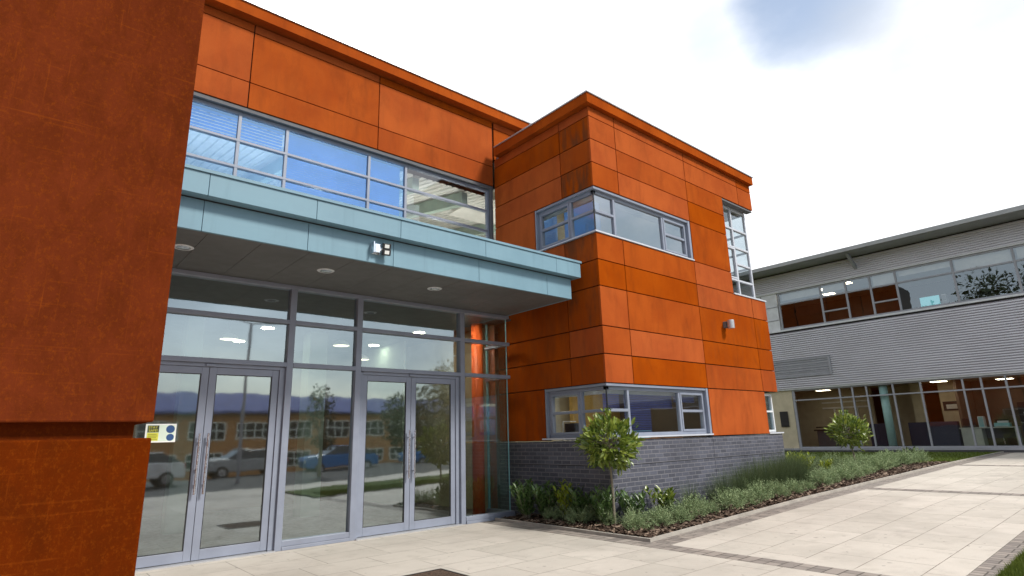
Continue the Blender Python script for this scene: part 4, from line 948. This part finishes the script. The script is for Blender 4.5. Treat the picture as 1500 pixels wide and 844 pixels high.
def laurel(loc, h, r, n, ll, mat, name, label, cat='shrub', group=None, up=.6):
    x, y, z = loc; m = MB(); t = thing(name, label, cat, loc, group); s = MB()
    for k in range(max(5, n // 16)):
        a = rnd.uniform(0, 6.28); lean = rnd.random() ** .7; d = Vector((math.cos(a) * lean * r / h, math.sin(a) * lean * r / h, 1)); L = h * rnd.uniform(.6, 1.05); b0 = Vector((x + math.cos(a) * .04, y + math.sin(a) * .04, z))
        s.tube(b0, b0 + d * L * .95, .007, .003, 5, False)
        for j in range(16):
            f = .2 + .8 * j / 15; an = j * 2.4 + a; p = b0 + d * (L * f)
            leaf(m, p, Vector((math.cos(an), math.sin(an), up + f * .5)) + d * .3, Vector((0, 0, 1)) + rv() * .4, ll * rnd.uniform(.7, 1.2), ll * rnd.uniform(.3, .42))
    m.out('foliage', mat, t); s.out('stem', 'stem_pale', t)
    return t
laurel((7.52, 8.45, .02), .62, .30, 330, .15, 'leaf_laurel', 'laurel_shrub', 'glossy broad-leaved shrub beside the glass corner of the entrance', group='laurels by the dark brick wall')
laurel((7.72, 8.15, .02), .60, .30, 330, .15, 'leaf_laurel', 'laurel_shrub', 'glossy broad-leaved shrub second from the entrance glass corner', group='laurels by the dark brick wall')
laurel((7.82, 7.72, .02), .60, .22, 180, .13, 'leaf_lime', 'skimmia_shrub', 'yellow-tipped leafy shrub against the dark brick wall', group=None)
laurel((7.84, 7.42, .02), .52, .28, 260, .14, 'leaf_laurel', 'laurel_shrub', 'glossy shrub between the yellow-tipped shrub and the nearer lollipop tree', group='laurels by the dark brick wall')
laurel((7.78, 6.82, .02), .54, .28, 260, .14, 'leaf_laurel', 'laurel_shrub', 'glossy shrub close behind the trunk of the nearer lollipop tree', group='laurels by the dark brick wall')
laurel((8.15, 6.52, .03), .50, .27, 260, .13, 'leaf_laurel', 'laurel_shrub', 'glossy shrub just right of the nearer trunk at the brick corner', group='laurels by the dark brick wall')
laurel((8.95, 6.45, .05), .46, .28, 240, .14, 'leaf_bay', 'laurel_shrub', 'bright green leafy shrub against the pale front brick', group='laurels by the dark brick wall')
laurel((16.6, 7.45, g(16.6)), .58, .50, 520, .12, 'leaf_lime', 'choisya_shrub', 'lime yellow bushy shrub at the far end of the brick base')
laurel((18.0, 7.35, g(18)), .34, .26, 200, .10, 'leaf_lime', 'choisya_shrub', 'small lime yellow shrub under the further lollipop tree')
laurel((22.4, 6.5, g(22.4)), .42, .2, 180, .16, 'leaf_dark', 'spiky_shrub', 'dark spiky shrub at the far tip of the planting bed')

def grass_clump(seed):
    r = random.Random(seed); m = MB()
    for k in range(520):
        a = r.uniform(0, 6.28); lean = r.random() ** .8; L = r.uniform(.45, .95); q = r.random() * .17; az = a + r.uniform(-.5, .5)
        p = Vector((math.cos(a) * q, math.sin(a) * q, 0)); w = .0022; s = Vector((-math.sin(az), math.cos(az), 0)) * w; m.cur = r.random()
        prev = (p - s, p + s)
        for j in range(1, 4):
            f = j / 3; c = p + Vector((math.cos(az), math.sin(az), 0)) * (lean * .62 * L * f * f) + Vector((0, 0, L * f * (1 - .13 * lean * f)))
            ww = s * (1 - f * .8); cur = (c - ww, c + ww)
            m.poly(prev[0], prev[1], cur[1], cur[0]); prev = cur
    return m
gr_xy = [(9.85, 6.52, .72), (11.0, 6.5, .85), (11.45, 6.45, .9), (11.9, 6.52, 1.0), (12.35, 6.5, 1.05), (12.8, 6.52, 1.05), (13.25, 6.5, 1.1), (13.7, 6.55, 1.1), (14.15, 6.55, 1.15), (14.6, 6.7, 1.1), (10.7, 6.56, .6), (12.1, 6.38, .85), (12.6, 6.4, .9), (13.05, 6.38, .95), (13.5, 6.42, .95), (13.95, 6.42, 1.0), (14.4, 6.45, 1.0), (14.9, 6.95, .9)]
gp = []
for i, (x, y, s) in enumerate(gr_xy):
    if i < 3: o = grass_clump(50 + i).out('grass_clump', 'leaf_grass', origin=(0, 0, 0)); gp.append(o)
    else: o = gp[i % 3].copy(); COL.objects.link(o)
    o.location = (x, y, g(x) + .02); o.rotation_euler = (0, 0, rnd.uniform(0, 6.28)); o.scale = (s, s, s * .86)
    if i == 0: tag(o, 'thin lone clump of feathery grass nearest the bright green leafy shrub by the brick', 'ornamental grass')
    else: tag(o, 'feathery dark green grass clump in the drift along the pale front brick', 'ornamental grass', 'ornamental grass along the brick base')

# ------------------------------------------------------------------ across the road (reflected in the glass)
SB = thing('school_building', 'long brown brick school building with white window bands across the road', 'building', (15, -45, -2.35))
YS = -42.
m = MB(); m.box(-30, 60, YS - 12, YS, -2.6, 4.5); m.out('wall', 'school_brick', SB)
m = MB(); m.loft([[(-31, YS + .7, 4.4), (-31, YS + .7, 4.6), (-31, YS - 6, 6.6), (-31, YS - 12.7, 4.6), (-31, YS - 12.7, 4.4)], [(61, YS + .7, 4.4), (61, YS + .7, 4.6), (61, YS - 6, 6.6), (61, YS - 12.7, 4.6), (61, YS - 12.7, 4.4)]]); m.out('roof', 'slate_roof', SB)
def sw(x, z0, z1, w):
    m = MB(); k = .09
    m.box(x, x + w, YS + .002, YS + .06, z0, z0 + k); m.box(x, x + w, YS + .002, YS + .06, z1 - k, z1)
    for i in range(5): a = x + (w - k) * i / 4; m.box(a, a + k, YS + .002, YS + .058, z0 + k, z1 - k)
    m.box(x + k, x + w - k, YS + .004, YS + .05, (z0 + z1) / 2 - .04, (z0 + z1) / 2 + .04)
    f = m.out('window', 'white_paint', SB); m = MB(); m.poly((x + .05, YS + .03, z0 + .05), (x + w - .05, YS + .03, z0 + .05), (x + w - .05, YS + .03, z1 - .05), (x + .05, YS + .03, z1 - .05)); m.out('pane', 'car_glass', f)
for i in range(20): x = -24 + i * 4.1; sw(x, 2.0, 3.6, 3.2); sw(x, -.7, .75, 3.2)
def car(x, y, ang, mat, label, est=True):
    t = thing('parked_car', label, 'car', (x, y, -.03 + dip(y)), 'cars parked across the road'); t.rotation_euler = (0, 0, ang); t.scale = (.88, .88, .88)
    def P_(m, nm, mt, **k):
        o = m.out(nm, mt, None, **k); o.parent = t; o.location = WORLD[o.name]; return o
    prof = [(-2.1, .35), (-2.15, .75), (-2.05, .95), (-1.2, 1.02), (1.9, 1.0), (2.1, .85), (2.12, .35)]
    m = MB(); m.loft([[(a, s * .86, z) for a, z in prof] for s in (-1, -.95, .95, 1)]); P_(m, 'body', mat, bevel=.06)
    top = [(-1.15, 1.0), (-.45, 1.44), (1.2, 1.46), (1.95, 1.0)]
    m = MB(); m.loft([[(a * (.97 if z > 1.2 else 1), s * (.68 if z > 1.2 else .82), z) for a, z in top] for s in (-1, 1)]); P_(m, 'cabin_glass', 'car_glass', bevel=.03)
    m = MB(); m.box(-.45, 1.2, -.68, .68, 1.455, 1.50); P_(m, 'roof_panel', mat, bevel=.02)
    for a in (-1.35, 1.35):
        for s in (-1, 1): m = MB(); m.tube((a, s * .70, .32), (a, s * .88, .32), .32, n=18); w = P_(m, 'wheel', 'tyre'); m = MB(); m.tube((a, s * .885, .32), (a, s * .89, .32), .2, n=14); P_(m, 'rim', 'steel')
    m = MB(); m.box(2.06, 2.135, .55, .82, .68, .92); m.box(2.06, 2.135, -.82, -.55, .68, .92); P_(m, 'tail_light', 'tail_red')
    m = MB(); m.box(-2.16, -2.08, .5, .8, .65, .82); m.box(-2.16, -2.08, -.8, -.5, .65, .82); P_(m, 'headlight', 'led_panel')
car(3.9, -9.2, 0, 'car_white', 'white estate car parked across the road, seen in the left door glass')
car(9.4, -13.2, 0, 'car_silver', 'silver car parked across the road between the white and blue cars')
car(13.6, -11.6, .1, 'car_blue', 'blue car parked across the road behind the young street tree')
car(19.5, -11.8, 0, 'car_blue', 'blue car parked furthest along the road')
def big_tree(x, y, h, cr, base, label, n=1500, mat='leaf_dark', name='broadleaf_tree', narrow=1.):
    z0 = base; t = thing(name, label, 'tree', (x, y, z0)); m = MB()
    m.tube((x, y, z0 - .1), (x + .1, y, z0 + h * .45), .05 + h * .014, .04 + h * .008, 8); cen = Vector((x, y, z0 + h * .62)); blobs = []
    for k in range(11):
        v = rv(); e = cen + Vector((v.x * cr * narrow * .75, v.y * cr * narrow * .75, v.z * h * .33)); m.tube((x + .1, y, z0 + h * rnd.uniform(.3, .5)), e, .03 + h * .004, .012, 6, False); blobs.append((e, cr * rnd.uniform(.28, .5)))
    m.out('trunk', 'trunk_bark', t); m = MB()
    for k in range(n):
        c, r = blobs[k % len(blobs)]; v = rv().normalized(); p = c + v * (r * rnd.random() ** .4); leaf(m, p, v + rv() * .9, v + Vector((0, 0, .6)), .055 * cr * 2 ** .5 + .07, .05 + .03 * cr)
    m.out('crown', mat, t); return t
big_tree(10.6, -7.0, 4.0, .85, -.05, 'slim young street tree beside the road opposite the entrance', 900, narrow=.8)
for i, (x, y, h, cr, lab) in enumerate(((20, -15, 4.6, 2.6, 'nearest dense tree of the row to the right across the road'), (26, -18, 7.2, 3.0, 'tallest dense tree of the row across the road'), (31, -15, 5.2, 3.2, 'dense tree furthest along the row across the road'), (36, -20, 5.6, 3.8, 'broad dense tree at the end of the road'), (44, -14, 5.6, 3.8, 'lone dense tree beyond the end of the row across the road'))): big_tree(x, y, h, cr, dip(y) + .2, lab, 2200)
for x, y, h, cr, lab in ((-15, 9.0, 17., 4.6, 'tall dark tree behind the added left wing, reflected in the rear strip windows'), (-17, 11.8, 16.6, 4.8, 'rounded dark tree between two taller ones behind the added left wing'), (-16, 5.5, 15.6, 4.6, 'broad dark tree beside the added left wing, west of the pylon'), (-19, 14.5, 17.5, 4.8, 'taller dark tree further behind the added left wing'), (-14, 2.0, 13., 4., 'dark tree in front of the added left wing to the west')): big_tree(x, y, h, cr, -.05, lab, 2600)
t = thing('street_lamp', 'tall grey street lamp with two arms across the road', 'street lamp', (7.3, -6.9, -.05))
m = MB(); m.tube((7.3, -6.9, -.1), (7.3, -6.9, 6.4), .075, .05, 12); m.out('post', 'frame_rear', t)
for s in (-1, 1):
    m = MB(); m.tube((7.3, -6.9, 6.38), (7.3 + s * .7, -6.9, 6.5), .03, n=8); a = m.out('arm', 'frame_rear', t)
    m = MB(); m.box(7.3 + s * .55, 7.3 + s * 1.25, -7.05, -6.75, 6.47, 6.57); m.out('lamp_head', 'frame_rear', a, bevel=.03)
